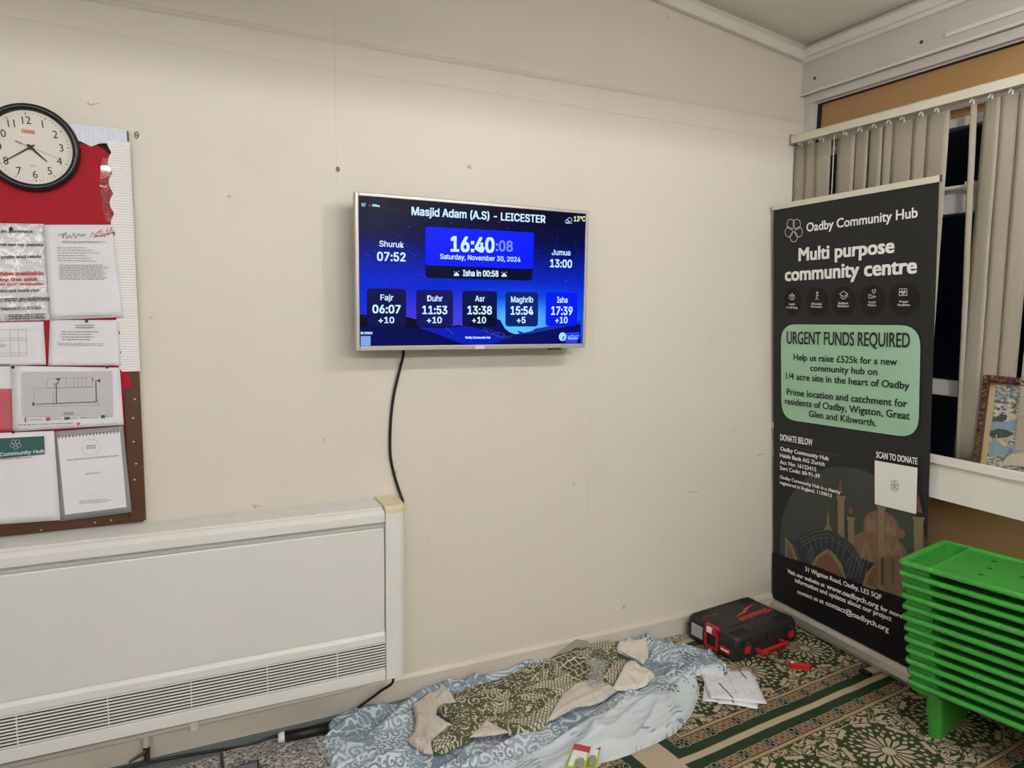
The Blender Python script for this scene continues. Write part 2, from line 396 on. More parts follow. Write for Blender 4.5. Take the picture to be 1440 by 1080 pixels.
# ------------------------------------------------------------------ prayer carpet
TH = rad(5.3)
def f_carpet():
    x, y, z, p = coords()
    wob = (nz(p, 5, 2)-.5)*.012
    u = x*math.cos(TH)+y*math.sin(TH)+wob; v = y*math.cos(TH)-x*math.sin(TH)+wob
    TU, TV = 1.455, .614; uc, vc = -.57, -.956
    pu = (fr((u-uc)/TU+.5)-.5)*TU; pv = (fr((v-vc)/TV+.5)-.5)*TV
    au, av = ab(pu), ab(pv)
    du, dv = au-.57, av-.2
    e = mx(du, dv)
    G = lin((38, 62, 44)); G2 = lin((50, 66, 42)); BE = lin((196, 180, 156)); TN = lin((156, 126, 94)); BK = lin((24, 24, 24)); BR = lin((96, 70, 48)); WH = lin((176, 168, 154))
    # --- field
    cu = (fr((pu)/.375+.5)-.5)*.375
    r = sq(cu*cu+pv*pv); a = at2(pv, cu)
    sect = a*(16/(2*math.pi))
    f0 = ab(fr(sect)-.5); f1 = .5-f0                       # 0 at petal axis / boundary
    k = 2*math.pi/16
    d0 = r*sn(f0*k)      # distance from petal axis (petal)
    d1 = r*sn(f1*k)
    petal = (d0 < mn(r*.19-.0032, (.088-r)*.55))*(r > .026)
    core = (r < mn(.02+f0*.012, .03))
    kite = (ab(r-.094)*.55+d1 < .0085)
    sect2 = a*(32/(2*math.pi)); g0 = ab(fr(sect2)-.5); k2 = 2*math.pi/32
    e0 = r*sn(g0*k2)
    dots = (ab(r-.118)*.8+e0 < .0085)
    sect3 = a*(8/(2*math.pi)); h0 = ab(fr(sect3)-.5); l0 = r*sn(h0*(2*math.pi/8)); rr = r*cs(h0*(2*math.pi/8))
    outer = (ab(rr-.150) < .009)*(l0 < .034)*((ab(rr-.150) < .0055)+(l0 > .0) > .5)
    dots2 = (ab(r-.138)*.9+d1 < .006)
    ros = mn(petal+core+kite+dots+outer+dots2, 1.0)
    q = comb(au, av, 0.0)
    n1 = nz(q, 15, 1.5, .5, .9); n2 = nz(comb(au+3.0, av, 0.0), 21, 1.0, .5, .6)
    arab = ((ab(fr(n1*6.5)-.5) > .20)*(ab(fr(n2*5.0)-.5) > .12))
    small = (vor(q, 42) < .32)*(n2 > .5)
    arab = mn(arab+small, 1.0)
    fld = ros*(r < .164)+arab*(r > .164)
    fld = mn(fld, 1.0)
    fcol = mixc(fld, G2, mixc(ss(n2, .4, .6)*.35, BE, lin((178, 140, 112))))
    # --- chain border
    onv = (dv > du)                     # strip running along u
    Lu, Lv = .1295, .116
    cu_ = (fr(pu/Lu)-.5)*Lu*-1.0; cv_ = (fr(pv/Lv+.5)-.5)*Lv
    cu2 = (fr(pu/Lu+.0)-.5)*Lu
    c = ab(onv*cu2+(1.0-onv)*cv_)
    wv = ab(e-.032)
    hexd = mx(c*1.1+wv*.55, wv)
    hexin = (hexd < .0235); hexline = (ab(hexd-.0215) < .0017)*(c < .024)
    cross = (ab(c-wv*.7-.003) < .0016)*(wv < .02)
    rect = (wv < .0165)*(c > .026); rline = (ab(wv-.0185) < .0014)*(c > .02)
    rend = (ab(c+wv*.35-.027) < .0015)*(wv < .017)
    pet = (sn(c*230.0)*cs(wv*210.0) > .45)
    ccol = mixc(rect, BK, mixc(pet*rect, TN, BR))
    fl = (nz(p, 160, 1) > .6); ccol = mixc(rect*fl*.35, ccol, BR)
    ccol = mixc(hexin*.9, ccol, mixc((nz(p, 90, 1) > .5), BK, G))
    ccol = mixc(mn(hexline+cross+rline+rend, 1.0), ccol, WH)
    col = fcol
    col = mixc((e > -.010), col, BR); col = mixc((e > -.006), col, lin((180, 160, 126))); col = mixc((e > .0065), col, BR)
    col = mixc((e > .0095), col, ccol)
    col = mixc((e > .0545), col, G)
    bu = (du > .0945); bv = (dv > .0915)
    col = mixc(mx(bu, bv), col, BE)
    col = mixc(mx((ab(du-.0945) < .0015)*(dv < .0925), (ab(dv-.0915) < .0015)*(du < .0955)), col, BR)
    pile = nz(p, 900, 2)
    col = mixc(nz(p, 420, 2, .7)*.35, col, lin((70, 62, 48)))
    return col, pile, .002, .6
CARPET = mat('green_prayer_carpet', rough=.95, fn=f_carpet, spec=.1)
car = MB().box((-2.02, -5.6, -.0055), (.16, -.075, 0)).build('prayer_carpet', CARPET, label='green and beige patterned prayer carpet with medallions covering the floor at right', cat='carpet')

def slab(name, q, z0, z1, m, **k):
    P = [V(p) for p in q]
    return MB().hexa([(p.x, p.y, z0) for p in P], [(p.x, p.y, z1) for p in P]).build(name, m, bevel=.002, **k)
slab('carpet_tile', [(-2.55, -.105, 0), (-1.95, -.105, 0), (-1.95, -.62, 0), (-2.55, -.62, 0)], -.006, .012, SPECK, label='speckled grey carpet tile beside the blue cloth under the heater', cat='carpet tile', group='speckled carpet tiles')
slab('carpet_tile', [(-3.1, -.14, 0), (-2.562, -.115, 0), (-2.562, -.62, 0), (-3.1, -.62, 0)], -.006, .010, SPECK, label='speckled grey carpet tile at the bottom edge, left of the other tile', cat='carpet tile', group='speckled carpet tiles')
slab('carpet_offcut', [(-.95, -.022, 0), (.16, -.022, 0), (.16, -.07, 0), (-.95, -.07, 0)], -.006, -.001, SPECK, label='narrow speckled grey carpet strip between skirting and patterned carpet', cat='carpet strip')

# ------------------------------------------------------------------ fan convector
RX1 = -2.008; RX0 = -3.9; RY = -.15
R = empty('fan_convector', (-2.9, -.08, .163), 0, 'long white wall heater with grille slats under the notice board', 'heater')
MB().box((RX0, -.13, .20), (RX1, -.004, .785)).build('body', RAD, R)
MB().box((RX0, RY+.006, .344), (RX1-.001, -.12, .722)).build('front_panel', RADP, R, bevel=.004)
MB().loft([[(x, RY, .745), (x, RY-.001, .772), (x, RY+.012, .784), (x, -.12, .786), (x, -.12, .738), (x, RY+.01, .738)] for x in (RX0, RX1)]).build('top_rail', RAD, R, bevel=.002)
MB().loft([[(x, RY+.012, .724), (x, RY+.003, .735), (x, -.125, .735), (x, -.125, .722)] for x in (RX0, RX1)]).build('upper_bead', RAD, R)
MB().loft([[(x, RY, .306), (x, RY, .332), (x, RY+.012, .346), (x, -.12, .346), (x, -.12, .306)] for x in (RX0, RX1)]).build('lower_rail', RAD, R, bevel=.002)
MB().box((RX0, RY, .163), (RX1, -.12, .204)).build('bottom_rail', RAD, R, bevel=.003)
MB().box((RX0, -.12, .163), (RX1, -.004, .175)).build('underside', RAD, R)
MB().box((RX0, -.140, .2), (RX1, -.1301, .31)).build('grille_shadow_box', GAPSHADE, R)
for i in range(10):
    z = .2095+i*.0103
    MB().loft([[(x, RY+.001, z-.0026), (x, RY+.001, z+.0024), (x, RY+.0032, z+.0026), (x, RY+.0032, z-.0022)] for x in (RX0, RX1)]).build('slat', RAD, R)
for i in range(8):
    xx = RX1-.17-i*.23; MB().box((xx-.0012, RY+.0025, .204), (xx+.0012, RY+.009, .306)).build('grille_rib', RAD, R)
MB().box((RX0, -.12, .784), (RX1, -.004, .79)).build('top_plate', RAD, R)
for i in range(7):
    y = -.118+i*.0165
    MB().loft([[(x, y, .789), (x, y, .7915), (x, y+.009, .7925), (x, y+.009, .789)] for x in (RX0, RX1)]).build('top_slat', RAD, R)
MB().box((RX0, -.118, .7895), (RX1, -.006, .7905)).build('top_gap_shade', GAPSHADE, R)  # dark sheet painting the shade between the top slats
def capprof(z, g=0):
    a = [(RX1+.0015, -.004, z), (RX1+.0015, RY-.001+g, z), (-1.965, RY-.001+g, z)]
    for i in range(7):
        t = i/6*math.pi/2; a.append((-1.965+.033*math.sin(t)-g, RY+.034-.035*math.cos(t)+g, z))
    a.append((-1.932-g, -.004, z)); return a
MB().loft([capprof(.163), capprof(.772)]).build('end_cap', RAD, R, smooth=False, bevel=.001)
MB().loft([capprof(.772), capprof(.788), [(p[0], p[1]*.93, .797) for p in capprof(.8)]]).build('end_cap_top', CREAM, R, label='yellowed cream end cap top')
# pipework under it
PW = empty('heating_pipe', (-2.6, -.05, .08), 0, 'white painted heating pipe running along the skirting under the heater', 'pipe')
MB().tube([(-3.8, -.045, .088), (-2.16, -.045, .098), (-2.06, -.045, .105), (-2.03, -.045, .125), (-2.02, -.045, .17)], .009, 12).build('pipe', PIPEM, PW, smooth=True)
p = onY(273, 1020, -.05); MB().box(p+V((-.012, -.01, -.016)), p+V((.012, .03, .014))).build('pipe_clip', WHITE, PW, bevel=.002)
p = onY(206, 1050, -.05); m = MB(); m.tube([(p.x, -.045, .09), (p.x, -.05, p.z-.03)], [.012, .009], 10); m.build('valve_stem', PIPEM, PW, smooth=True)
m = MB(); m.tube([(p.x, -.05, p.z), (p.x, -.052, p.z-.045)], [.011, .009], 8); m.tube([(p.x, -.06, p.z-.01), (p.x-.05, -.066, p.z-.03)], [.007, .004], 6); m.build('drain_valve', BRASS, PW)
# cables
def cable(name, pts, r, lab, par=None): return MB().tube(smoothcurve(pts), r, 8).build(name, CABLE, par, smooth=True, **({} if par else dict(label=lab, cat='cable')))
cable('power_cable', [onY(567, 488, -.05), onY(567, 500, -.04), onY(562, 520, -.015), onY(553, 560, -.010), onY(549, 600, -.008), onY(549, 640, -.008), onY(555, 670, -.008), onY(562, 692, -.010), onY(566, 708, -.03), (-1.955, -.05, .75)], .0055, 'black cable hanging down the wall from the screen to the heater')
cable('extension_cable', [(-1.99, -.08, .2), onY(553, 957, -.09), onY(535, 972, -.07), onY(512, 989, -.05), onY(496, 1000, -.045), onZ(470, 1014, .012), onZ(440, 1022, .012), onZ(410, 1033, .02), onZ(385, 1036, .02), onZ(350, 1048, .012), onZ(300, 1056, .01), onZ(240, 1066, .01), onZ(180, 1079, .01), onZ(120, 1092, .01)], .0048, 'black cable running from under the heater along the skirting')
AD = empty('plug_adapter', onZ(425, 1035, .012), 0, 'black plug adapter with a white cap lying by the blue cloth', 'adapter')
a, b = onZ(400, 1036, .03), onZ(462, 1024, .03)
MB().tube([a, b], .018, 10).build('adapter_body', BLACK, AD, smooth=True)
MB().tube([a+(a-b).normalized()*.02, a], [.016, .019], 12).build('white_cap', WHITE, AD, smooth=True)
TB = empty('flat_screen_panel', onZ(350, 1076, .015), 0, 'corner of a black edged grey panel at the bottom edge on the tiles', 'panel')
q = [onZ(*c, .03) for c in ((333, 1077), (364, 1068), (366, 1130), (250, 1150))]
m = MB(); m.hexa([p+V((0, 0, -.015)) for p in q[::-1]], [p for p in q[::-1]]); m.build('black_edge', BLACK, TB)
c_ = sum(q, V())/4; m = MB(); m.hexa([c_+(p-c_)*.93+V((0, 0, -.004)) for p in q[::-1]], [c_+(p-c_)*.93+V((0, 0, .0006)) for p in q[::-1]]); m.build('grey_face', mat('grey_face', (120, 122, 126), .3), TB)

# ------------------------------------------------------------------ television
YT = -.13
T = lambda x, y: (480+x/3.892, 250+y/3.892)
tvo = [onY(500, 270, YT), onY(831, 296, YT), onY(822, 488, YT), onY(500, 495, YT)]
x0, x1, z0, z1 = -2.0975, -1.202, 1.341, 1.8645
TV = empty('television', ((x0+x1)/2, 0, z0), 0, 'wall mounted silver framed television showing prayer times on blue', 'television')
m = MB(); fwid = .0125; fb = .0165
m.box((x0, YT, z0), (x0+fwid, YT+.03, z1)).box((x1-fwid, YT, z0), (x1, YT+.03, z1)).box((x0+fwid, YT, z1-fwid), (x1-fwid, YT+.03, z1)).box((x0+fwid, YT, z0), (x1-fwid, YT+.03, z0+fb))
m.build('frame', PLASTG, TV, bevel=.0025)
MB().box((x0+.004, YT+.012, z0+.004), (x1-.004, YT+.045, z1-.004)).build('back_shell', TVB, TV, bevel=.004)
MB().box((x0+.15, YT+.04, z0+.06), (x1-.15, YT+.075, z1-.2)).build('rear_housing', TVB, TV, bevel=.006)
MB().box((-1.78, -.06, 1.5), (-1.52, 0, 1.7)).build('wall_bracket', TVB, TV)
MB().box((-1.667, YT-.002, z0+.001), (-1.632, YT+.002, z0+.012)).build('badge', mat('badge_silver', (225, 225, 225), .3), TV)
MB().box((-1.36, YT+.004, z0-.006), (-1.31, YT+.02, z0)).build('receiver', BLACK, TV)
sx0, sx1, sz0, sz1 = x0+fwid, x1-fwid, z0+fb, z1-fwid
YS = YT+.006
def f_scr():
    x, y, z, p = coords()
    h = (z-sz0)/(sz1-sz0); xx = (x-sx0)/(sx1-sx0)
    c = mixc(ss(h, .35, .8), lin((6, 38, 205)), lin((3, 8, 62)))
    c = mixc(ss(h, .7, 1.0), c, lin((4, 6, 34)))
    low = 1.0-ss(h, .1, .5); cen = 1.0-ss(ab(xx-.72), .05, .42)
    c = mixc(low*cen, c, lin((10, 115, 255)))
    c = mixc((1.0-ss(h, .17, .36))*(1.0-ss(ab(xx-.68), .0, .25)), c, lin((90, 190, 255)))
    pu = (1.0-ss(h, .16, .42))*(1.0-ss(ab(xx-.28), .08, .34)); c = mixc(pu*.6, c, lin((86, 60, 210)))
    return c
def emat(n, c, s=1.0, rough=.3):
    m_ = mat(n, (0, 0, 0), rough, emit=c, strength=s, spec=.06); return m_
def patch_emit(m_):
    b = m_.node_tree.nodes['Principled BSDF']
    for l in list(b.inputs['Base Color'].links): m_.node_tree.links.remove(l)
    b.inputs['Base Color'].default_value = (0, 0, 0, 1); return m_
SCR = patch_emit(mat('screen_picture', rough=.25, fn=f_scr, emit='fn', strength=1.0, spec=.06))
screen = MB().box((sx0, YS, sz0), (sx1, YS+.01, sz1)).build('screen', SCR, TV)
S = Surf((sx0, YS, sz1), (sx1, YS, sz1), (sx0, YS, sz0), (sx1, YS, sz0), .0004)
def Q(*p): return [T(*a) for a in p]
m = MB(); S.poly(m, Q((97, 748), (150, 752), (200, 765), (300, 782), (360, 762), (400, 772), (440, 785), (480, 796), (520, 800), (600, 812), (640, 806), (680, 812), (700, 800), (712, 770), (735, 745), (742, 700), (762, 680), (780, 715), (795, 745), (840, 768), (862, 790), (880, 812), (905, 840), (905, 915), (97, 926)), 1); m.build('dark_ridge', emat('ridge_black', (4, 8, 26)), screen)
m = MB(); S.poly(m, Q((600, 812), (700, 806), (850, 770), (870, 780), (895, 825), (920, 845), (950, 856), (1000, 850), (1060, 838), (1130, 828), (1200, 812), (1310, 780), (1310, 913), (600, 920)), 2); m.build('mountain_slope', emat('slope_blue', (6, 14, 92)), screen)
m = MB(); S.poly(m, Q((420, 818), (560, 822), (700, 812), (760, 830), (830, 850), (900, 872), (870, 895), (790, 918), (640, 918), (560, 880)), 3); m.build('valley_floor', emat('valley_blue', (8, 26, 175)), screen)
m = MB(); S.poly(m, Q((97, 815), (250, 814), (400, 822), (470, 835), (560, 870), (640, 900), (700, 920), (97, 927)), 4); m.build('near_hill', emat('hill_navy', (3, 8, 78)), screen)
m = MB(); S.poly(m, Q((960, 835), (1000, 848), (1045, 838), (1060, 826), (1310, 782), (1310, 800), (1130, 834), (1050, 850), (980, 858)), 3); m.build('far_ridge', emat('far_ridge_blue', (26, 48, 150)), screen)
m = MB(); rnd = random.Random(4)
for i in range(260):
    xx = rnd.uniform(105, 1300); yy = 115+470*rnd.random()**.8; rr = rnd.choice((.9, 1.1, 1.5, 2.2 if i % 9 == 0 else 1.2)); c0 = T(xx, yy)
    S.poly(m, [(c0[0]+rr*.32*math.cos(a_), c0[1]+rr*.32*math.sin(a_)) for a_ in (0, 1.57, 3.14, 4.71)], 1)
for i in range(60):
    t = rnd.random(); c0 = T(775+150*t+rnd.uniform(-14, 14), 830+45*t+rnd.uniform(-14, 14)); S.poly(m, [(c0[0]-.9, c0[1]-.3), (c0[0]+.7, c0[1]), (c0[0]+.4, c0[1]+.4)], 4)
for i in range(12): c0 = T(575+i*3, 820+i*3); S.poly(m, [(c0[0]-.5, c0[1]-.3), (c0[0]+.5, c0[1]), (c0[0]+.2, c0[1]+.4)], 5)
m.build('stars_and_snow', emat('star_light', (120, 150, 235), .8), screen, kind='stuff')
m = MB(); S.rpoly(m, Q((460, 268), (1057, 300), (1043, 563), (460, 547)), .012, 2); m.build('countdown_panel', emat('panel_navy', (4, 8, 44)), screen)
m = MB(); S.rpoly(m, Q((460, 266), (1057, 300), (1047, 500), (460, 478)), .012, 3); m.build('time_panel', emat('panel_blue', (3, 26, 245)), screen)
DC = emat('card_navy', (9, 16, 74)); DC2 = emat('card_violet', (18, 20, 90)); BC = emat('card_blue', (3, 24, 240)); DC3 = emat('card_steel', (8, 34, 110))
for q, mm in ((((140, 605), (355, 608), (355, 815), (140, 812)), DC), (((410, 612), (611, 616), (611, 815), (410, 815)), DC2), (((662, 618), (852, 621), (852, 815), (662, 815)), DC), (((898, 624), (1078, 626), (1076, 814), (898, 814)), DC3), (((1120, 626), (1295, 630), (1290, 810), (1118, 812)), BC)):
    m = MB(); S.rpoly(m, Q(*q), .014, 5); m.build('prayer_card', mm, screen)
m = MB(); S.poly(m, Q((690, 812), (700, 800), (712, 770), (735, 745), (742, 700), (762, 680), (780, 715), (795, 745), (840, 768), (850, 780), (850, 812)), 6); m.build('peak', emat('peak_dark', (4, 9, 40)), screen)
FN = 'Inter.woff2'
TXT = emat('screen_text_light', (196, 226, 255), 1.05)
m = MB()
def tt(s, a, b, cap, bold=.012, mb=None): S.text(mb or m, s, T(*a), T(*b), cap/3.892, 8, bold+.012)
tt('Masjid Adam (A.S) - LEICESTER', (384, 203), (1117, 247), 44)
tt('Shuruk', (208, 375), (342, 382), 31, .004); tt('07:52', (195, 453), (352, 457), 47)
tt('16:40', (597, 401), (838, 408), 80, .02)
tt('Saturday, November 30, 2024', (540, 443), (980, 460), 27, .003)
tt('Isha in 00:58', (665, 537), (860, 541), 32, .02)
tt('Jumua', (1152, 422), (1253, 425), 30, .004); tt('13:00', (1142, 488), (1262, 492), 42)
for nm, tm, pl, xa in (('Fajr', '06:07', '+10', ((214, 285, 670), (170, 325, 740), (203, 290))), ('Duhr', '11:53', '+10', ((470, 555, 675), (443, 580, 745), (468, 550))), ('Asr', '13:38', '+10', ((732, 785, 676), (690, 824, 746), (715, 792))), ('Maghrib', '15:54', '+5', ((928, 1050, 681), (926, 1050, 748), (960, 1008))), ('Isha', '17:39', '+10', ((1180, 1238, 683), (1148, 1265, 749), (1170, 1238)))):
    tt(nm, (xa[0][0], xa[0][2]), (xa[0][1], xa[0][2]+1), 31, .006); tt(tm, (xa[1][0], xa[1][2]), (xa[1][1], xa[1][2]+1), 44, .014); tt(pl, (xa[2][0], 795), (xa[2][1], 795), 33, .01)
tt('ID 29893', (105, 856), (170, 856), 12, .03); tt('Oadby Community Hub', (678, 880), (816, 880), 12, .02); tt('Offline', (168, 156), (210, 160), 12, .02)
for cx, cy in ((630, 527), (891, 531)):      # small mosque icons
    S.poly(m, Q((cx-15, cy+10), (cx-13, cy), (cx-5, cy-6), (cx, cy-14), (cx+5, cy-6), (cx+13, cy), (cx+15, cy+10)), 8); S.ell(m, *T(cx-12, cy-12), .7, .7, 8, 8); S.ell(m, *T(cx+13, cy-14), .7, .7, 8, 8)
for i in range(3): S.line(m, Q((111, 140+i*7), (134-i*3, 142+i*7)), .0016, 8)
S.ring(m, *T(1236, 238), 2.6, 2.0, .0016, 8, 12); S.ring(m, *T(1250, 230), 3.2, 3.0, .0016, 8, 12); S.line(m, Q((1228, 248), (1262, 249)), .002, 8)
m.split('screen_lettering', TXT, screen)
m = MB(); S.rpoly(m, Q((106, 866), (160, 866), (160, 919), (106, 919)), .001, 8); m.build('pale_square', emat('square_pale', (120, 160, 225)), screen)
m = MB(); tt(':08', (845, 400), (938, 403), 57, .01, m); m.build('seconds_lettering', emat('seconds_violet', (120, 135, 255)), screen)
m = MB(); tt('13°C', (1272, 238), (1336, 238), 27, .01, m); m.build('temperature_lettering', emat('temp_yellow', (225, 235, 190)), screen)
m = MB(); S.ell(m, *T(155, 151), 1.1, 1.1, 8, 10); m.build('red_dot', emat('dot_red', (235, 70, 60)), screen)
m = MB(); S.rpoly(m, Q((1225, 848), (1306, 845), (1304, 882), (1225, 882)), .008, 7); S.rpoly(m, Q((1226, 884), (1293, 882), (1291, 904), (1226, 905)), .005, 7); m.build('app_badge', emat('badge_blue', (40, 60, 235)), screen)
m = MB(); S.ell(m, *T(1211, 870), 5.2, 6.2, 8, 24); tt('MAWAQIT', (1240, 884), (1296, 884), 10, .02, m); S.line(m, Q((1240, 866), (1252, 870), (1262, 862), (1275, 868), (1298, 864)), .0018, 8); m.build('app_logo', emat('logo_pale', (160, 215, 250)), screen)
m = MB(); S.poly(m, Q((1211, 868), (1222, 868), (1222, 875), (1216, 875), (1216, 892), (1211, 893)), 9); m.build('logo_hands', emat('logo_teal', (30, 90, 170)), screen)

# ------------------------------------------------------------------ notice board
YBd = -.022
b0 = onY(203.4, 733.5, YBd); b1 = onY(182.4, 183.9, YBd); BXR = (b0.x+b1.x)/2; BZ0 = b0.z; BZ1 = b1.z; BXL = -3.95
WOOD = mat('brown_frame_wood', rough=.4, fn=f_plain((92, 58, 36), (70, 42, 26), 8, 60))
REDP = mat('red_backing_paper', rough=.6, fn=f_plain((172, 32, 46), (164, 28, 42), 3, 30, .002, .3), spec=.15)
CORK = mat('dark_board', (52, 34, 24), .8)
NB = empty('notice_board', (BXL, 0, BZ0), 0, 'red backed notice board with brown wooden frame and scalloped border', 'notice board')
MB().box((BXL, -.012, BZ0+.01), (BXR-.01, 0, BZ1-.01)).build('board_panel', CORK, NB)
fwd = .047
MB().box((BXR-fwd, YBd, BZ0), (BXR, 0, BZ1)).build('frame_side', WOOD, NB, bevel=.003)
MB().box((BXL, YBd, BZ0), (BXR-fwd, 0, BZ0+fwd)).build('frame_bottom', WOOD, NB, bevel=.003)
MB().box((BXL, YBd, BZ1-fwd), (BXR-fwd, 0, BZ1)).build('frame_top', WOOD, NB, bevel=.003)
MB().box((BXL, YBd, BZ0+fwd), (BXL+fwd, 0, BZ1-fwd)).build('frame_side', WOOD, NB, bevel=.003)
# red paper with a torn edge
rx = onY(158, 300, YBd).x
m = MB(); pts = [(BXL+.03, BZ1-.055), (BXR-.085, BZ1-.05), (rx-.01, BZ1-.065)]
rnd = random.Random(2)
for i in range(22): pts.append((rx+.008*rnd.random(), BZ1-.085-i*.028))
pts += [(rx+.012, BZ1-.70), (BXR-.03, BZ1-.715), (BXR-.02, BZ1-.77), (BXR-.045, BZ1-.78), (BXR-.05, BZ0+.04), (BXL+.03, BZ0+.04)]
P3 = [V((a, 0, b)) for a, b in pts]; tri = tessellate_polygon([P3])
m.add([(a, YBd-.002, b) for a, b in pts], [tuple(t) for t in tri]); m.add([(a, YBd-.0035, b) for a, b in pts], [tuple(t)[::-1] for t in tri]); m.build('red_paper', REDP, NB)
def scal(z0_, z1_, xi, xo, am, per, y0_, y1_, vertical=True):
    n = int((z1_-z0_)/per*10); a = []
    for i in range(n+1):
        t = z0_+(z1_-z0_)*i/n; s_ = xi-am*abs(math.sin(math.pi*(t-z0_)/per)); a.append((t, s_))
    L = [(s_, t) if vertical else (t, s_) for t, s_ in a]; L += [(xo, z1_), (xo, z0_)] if vertical else [(z1_, xo), (z0_, xo)]
    q = [V((c[0], 0, c[1])) for c in L]; tri = tessellate_polygon([q]); mb = MB(); n = len(L)
    mb.add([(c[0], y0_, c[1]) for c in L]+[(c[0], y1_, c[1]) for c in L], [tuple(t) for t in tri]+[tuple(i+n for i in t)[::-1] for t in tri]+[(i, (i+1) % n, (i+1) % n+n, i+n) for i in range(n)])
    return mb
def f_corr():
    x, y, z, p = coords(); h = ab(sn(z*math.pi/.0078))
    return mixc((1.0-ss(h, .0, .30))*.6, lin((242, 240, 240)), lin((150, 146, 150))), h, .002, .4
CORR = mat('white_corrugated_border', rough=.5, fn=f_corr)
def f_foil():
    x, y, z, p = coords(); return mixc(nz(comb(x*40.0, 0.0, z*3.0), 6, 3), lin((176, 180, 188)), lin((132, 136, 146))), nz(p, 70, 3), .002, .5
FOIL = mat('silver_border', rough=.35, metal=.4, fn=f_foil)
zt = onY(182, 200, YBd).z; zb = onY(190, 522, YBd).z
scal(zb, zt, onY(166, 400, YBd).x, BXR+.003, .011, .0595, YBd-.003, YBd-.006).build('white_border', CORR, NB)
sm = scal(BXL+.01, BXR-.004, BZ1-.058, BZ1+.002, -.014, .078, YBd-.0025, YBd-.005, False); sm.build('silver_border', FOIL, NB)
# shiny tape on red
GLOSS = mat('clear_tape', (240, 200, 205), .08, trans=.0, alpha=.25, coat=1)
# notices
def f_paper(c):
    def f():
        x, y, z, p = coords(); return mixc(nz(p, 6, 2), lin(c), lin([k*.96 for k in c])), nz(p, 22, 2), .006, .5
    return f
PAPER = mat('white_paper', rough=.6, fn=f_paper((238, 238, 245))); INK = mat('print_black', (38, 38, 44), .6); GREYINK = mat('print_grey', (120, 120, 128), .6)
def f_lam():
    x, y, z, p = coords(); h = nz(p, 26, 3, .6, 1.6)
    return mixc(ss(h, .50, .53)*(z > 1.42)*(1.0-ss(h, .57, .60)), lin((216, 216, 222)), lin((255, 255, 255))), h, .008, .6  # white contours paint glare into the upper part of the laminate
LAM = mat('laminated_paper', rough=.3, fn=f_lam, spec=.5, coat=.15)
GREYP = mat('grey_plastic', (150, 150, 156), .45); REDI = mat('print_red', (196, 70, 74), .6); PINT = mat('pin_metal', (70, 68, 60), .3, .7)
TEAL = mat('print_teal', (38, 92, 90), .5); WPR = mat('print_white', (235, 238, 238), .5); GRN = mat('print_green', (40, 96, 84), .6)
def sheet(name, q, y, label, m_=PAPER, th=.0006, bend=.004, seed=0):
    P = [onY(*c, y) for c in q]; r = empty(name, (P[0]+P[1])/2, 0, label, 'notice', 'notices pinned on the red board')
    n = 12; vs = []; rr = random.Random(seed); ph = rr.random()*6
    for j in range(n+1):
        for i in range(n+1):
            a, b = i/n, j/n; p = P[0].lerp(P[1], a).lerp(P[3].lerp(P[2], a), b)
            vs.append(V((p.x, p.y-bend*.25*(1+math.sin(ph+a*4+b*3))*(.3+.7*b), p.z)))
    fs = [(j*(n+1)+i, (j+1)*(n+1)+i, (j+1)*(n+1)+i+1, j*(n+1)+i+1) for j in range(n) for i in range(n)]
    mb = MB(); mb.add(vs, fs); o = mb.build('sheet', m_, r, smooth=True); sd = o.modifiers.new('s', 'SOLIDIFY'); sd.thickness = th
    s = Surf(P[0]+V((0, -bend*.5, 0)), P[1]+V((0, -bend*.5, 0)), P[3]+V((0, -bend*.5, 0)), P[2]+V((0, -bend*.5, 0)), .0005); return r, s
def pin(r, x, y, Y):
    p = onY(x, y, Y); MB().tube([p, p+V((0, -.006, 0))], [.0045, .0035], 12).build('pin', PINT, r)
A2 = lambda x, y: (x/4.909, 300+y/4.909)
A3 = lambda x, y: (x/4.154, 500+y/4.154)
FN = 'Inter.woff2'
# laminated allotment notice
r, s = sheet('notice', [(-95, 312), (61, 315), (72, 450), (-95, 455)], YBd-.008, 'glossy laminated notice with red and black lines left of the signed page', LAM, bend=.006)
m = MB(); s.text(m, 'y-wigston.gov.uk/allotments', A2(0, 605), A2(342, 598), 5, 6, .02); s.text(m, 'Telephone 0116 2572 848', A2(0, 668), A2(282, 660), 4, 6, .02)
s.text(m, 'for an allotment', A2(-60, 132), A2(228, 134), 4, 6, .02); s.text(m, 'please see our website', A2(-60, 222), A2(300, 226), 4, 6, .02); s.text(m, 'for plots and rents', A2(-60, 312), A2(285, 306), 4, 6, .02); s.text(m, 'To find out more visit', A2(-60, 545), A2(272, 540), 4, 6, .02)
s.greek(m, [A2(60, 695), A2(335, 688), A2(335, 725), A2(60, 735)], 3, 6, 3); s.line(m, [A2(0, 612), A2(342, 604)], .0008, 6); s.ell(m, *A2(76, 108), 3, 3, 6); m.split('lettering', INK, r)
m = MB(); s.text(m, 'now available', A2(0, 428), A2(302, 424), 5.2, 6, .03); s.text(m, 'by the plot', A2(0, 468), A2(260, 464), 4.5, 6, .03); s.text(m, 'on our website', A2(-20, 498), A2(300, 494), 4, 6, .02); m.split('red_lettering', REDI, r)
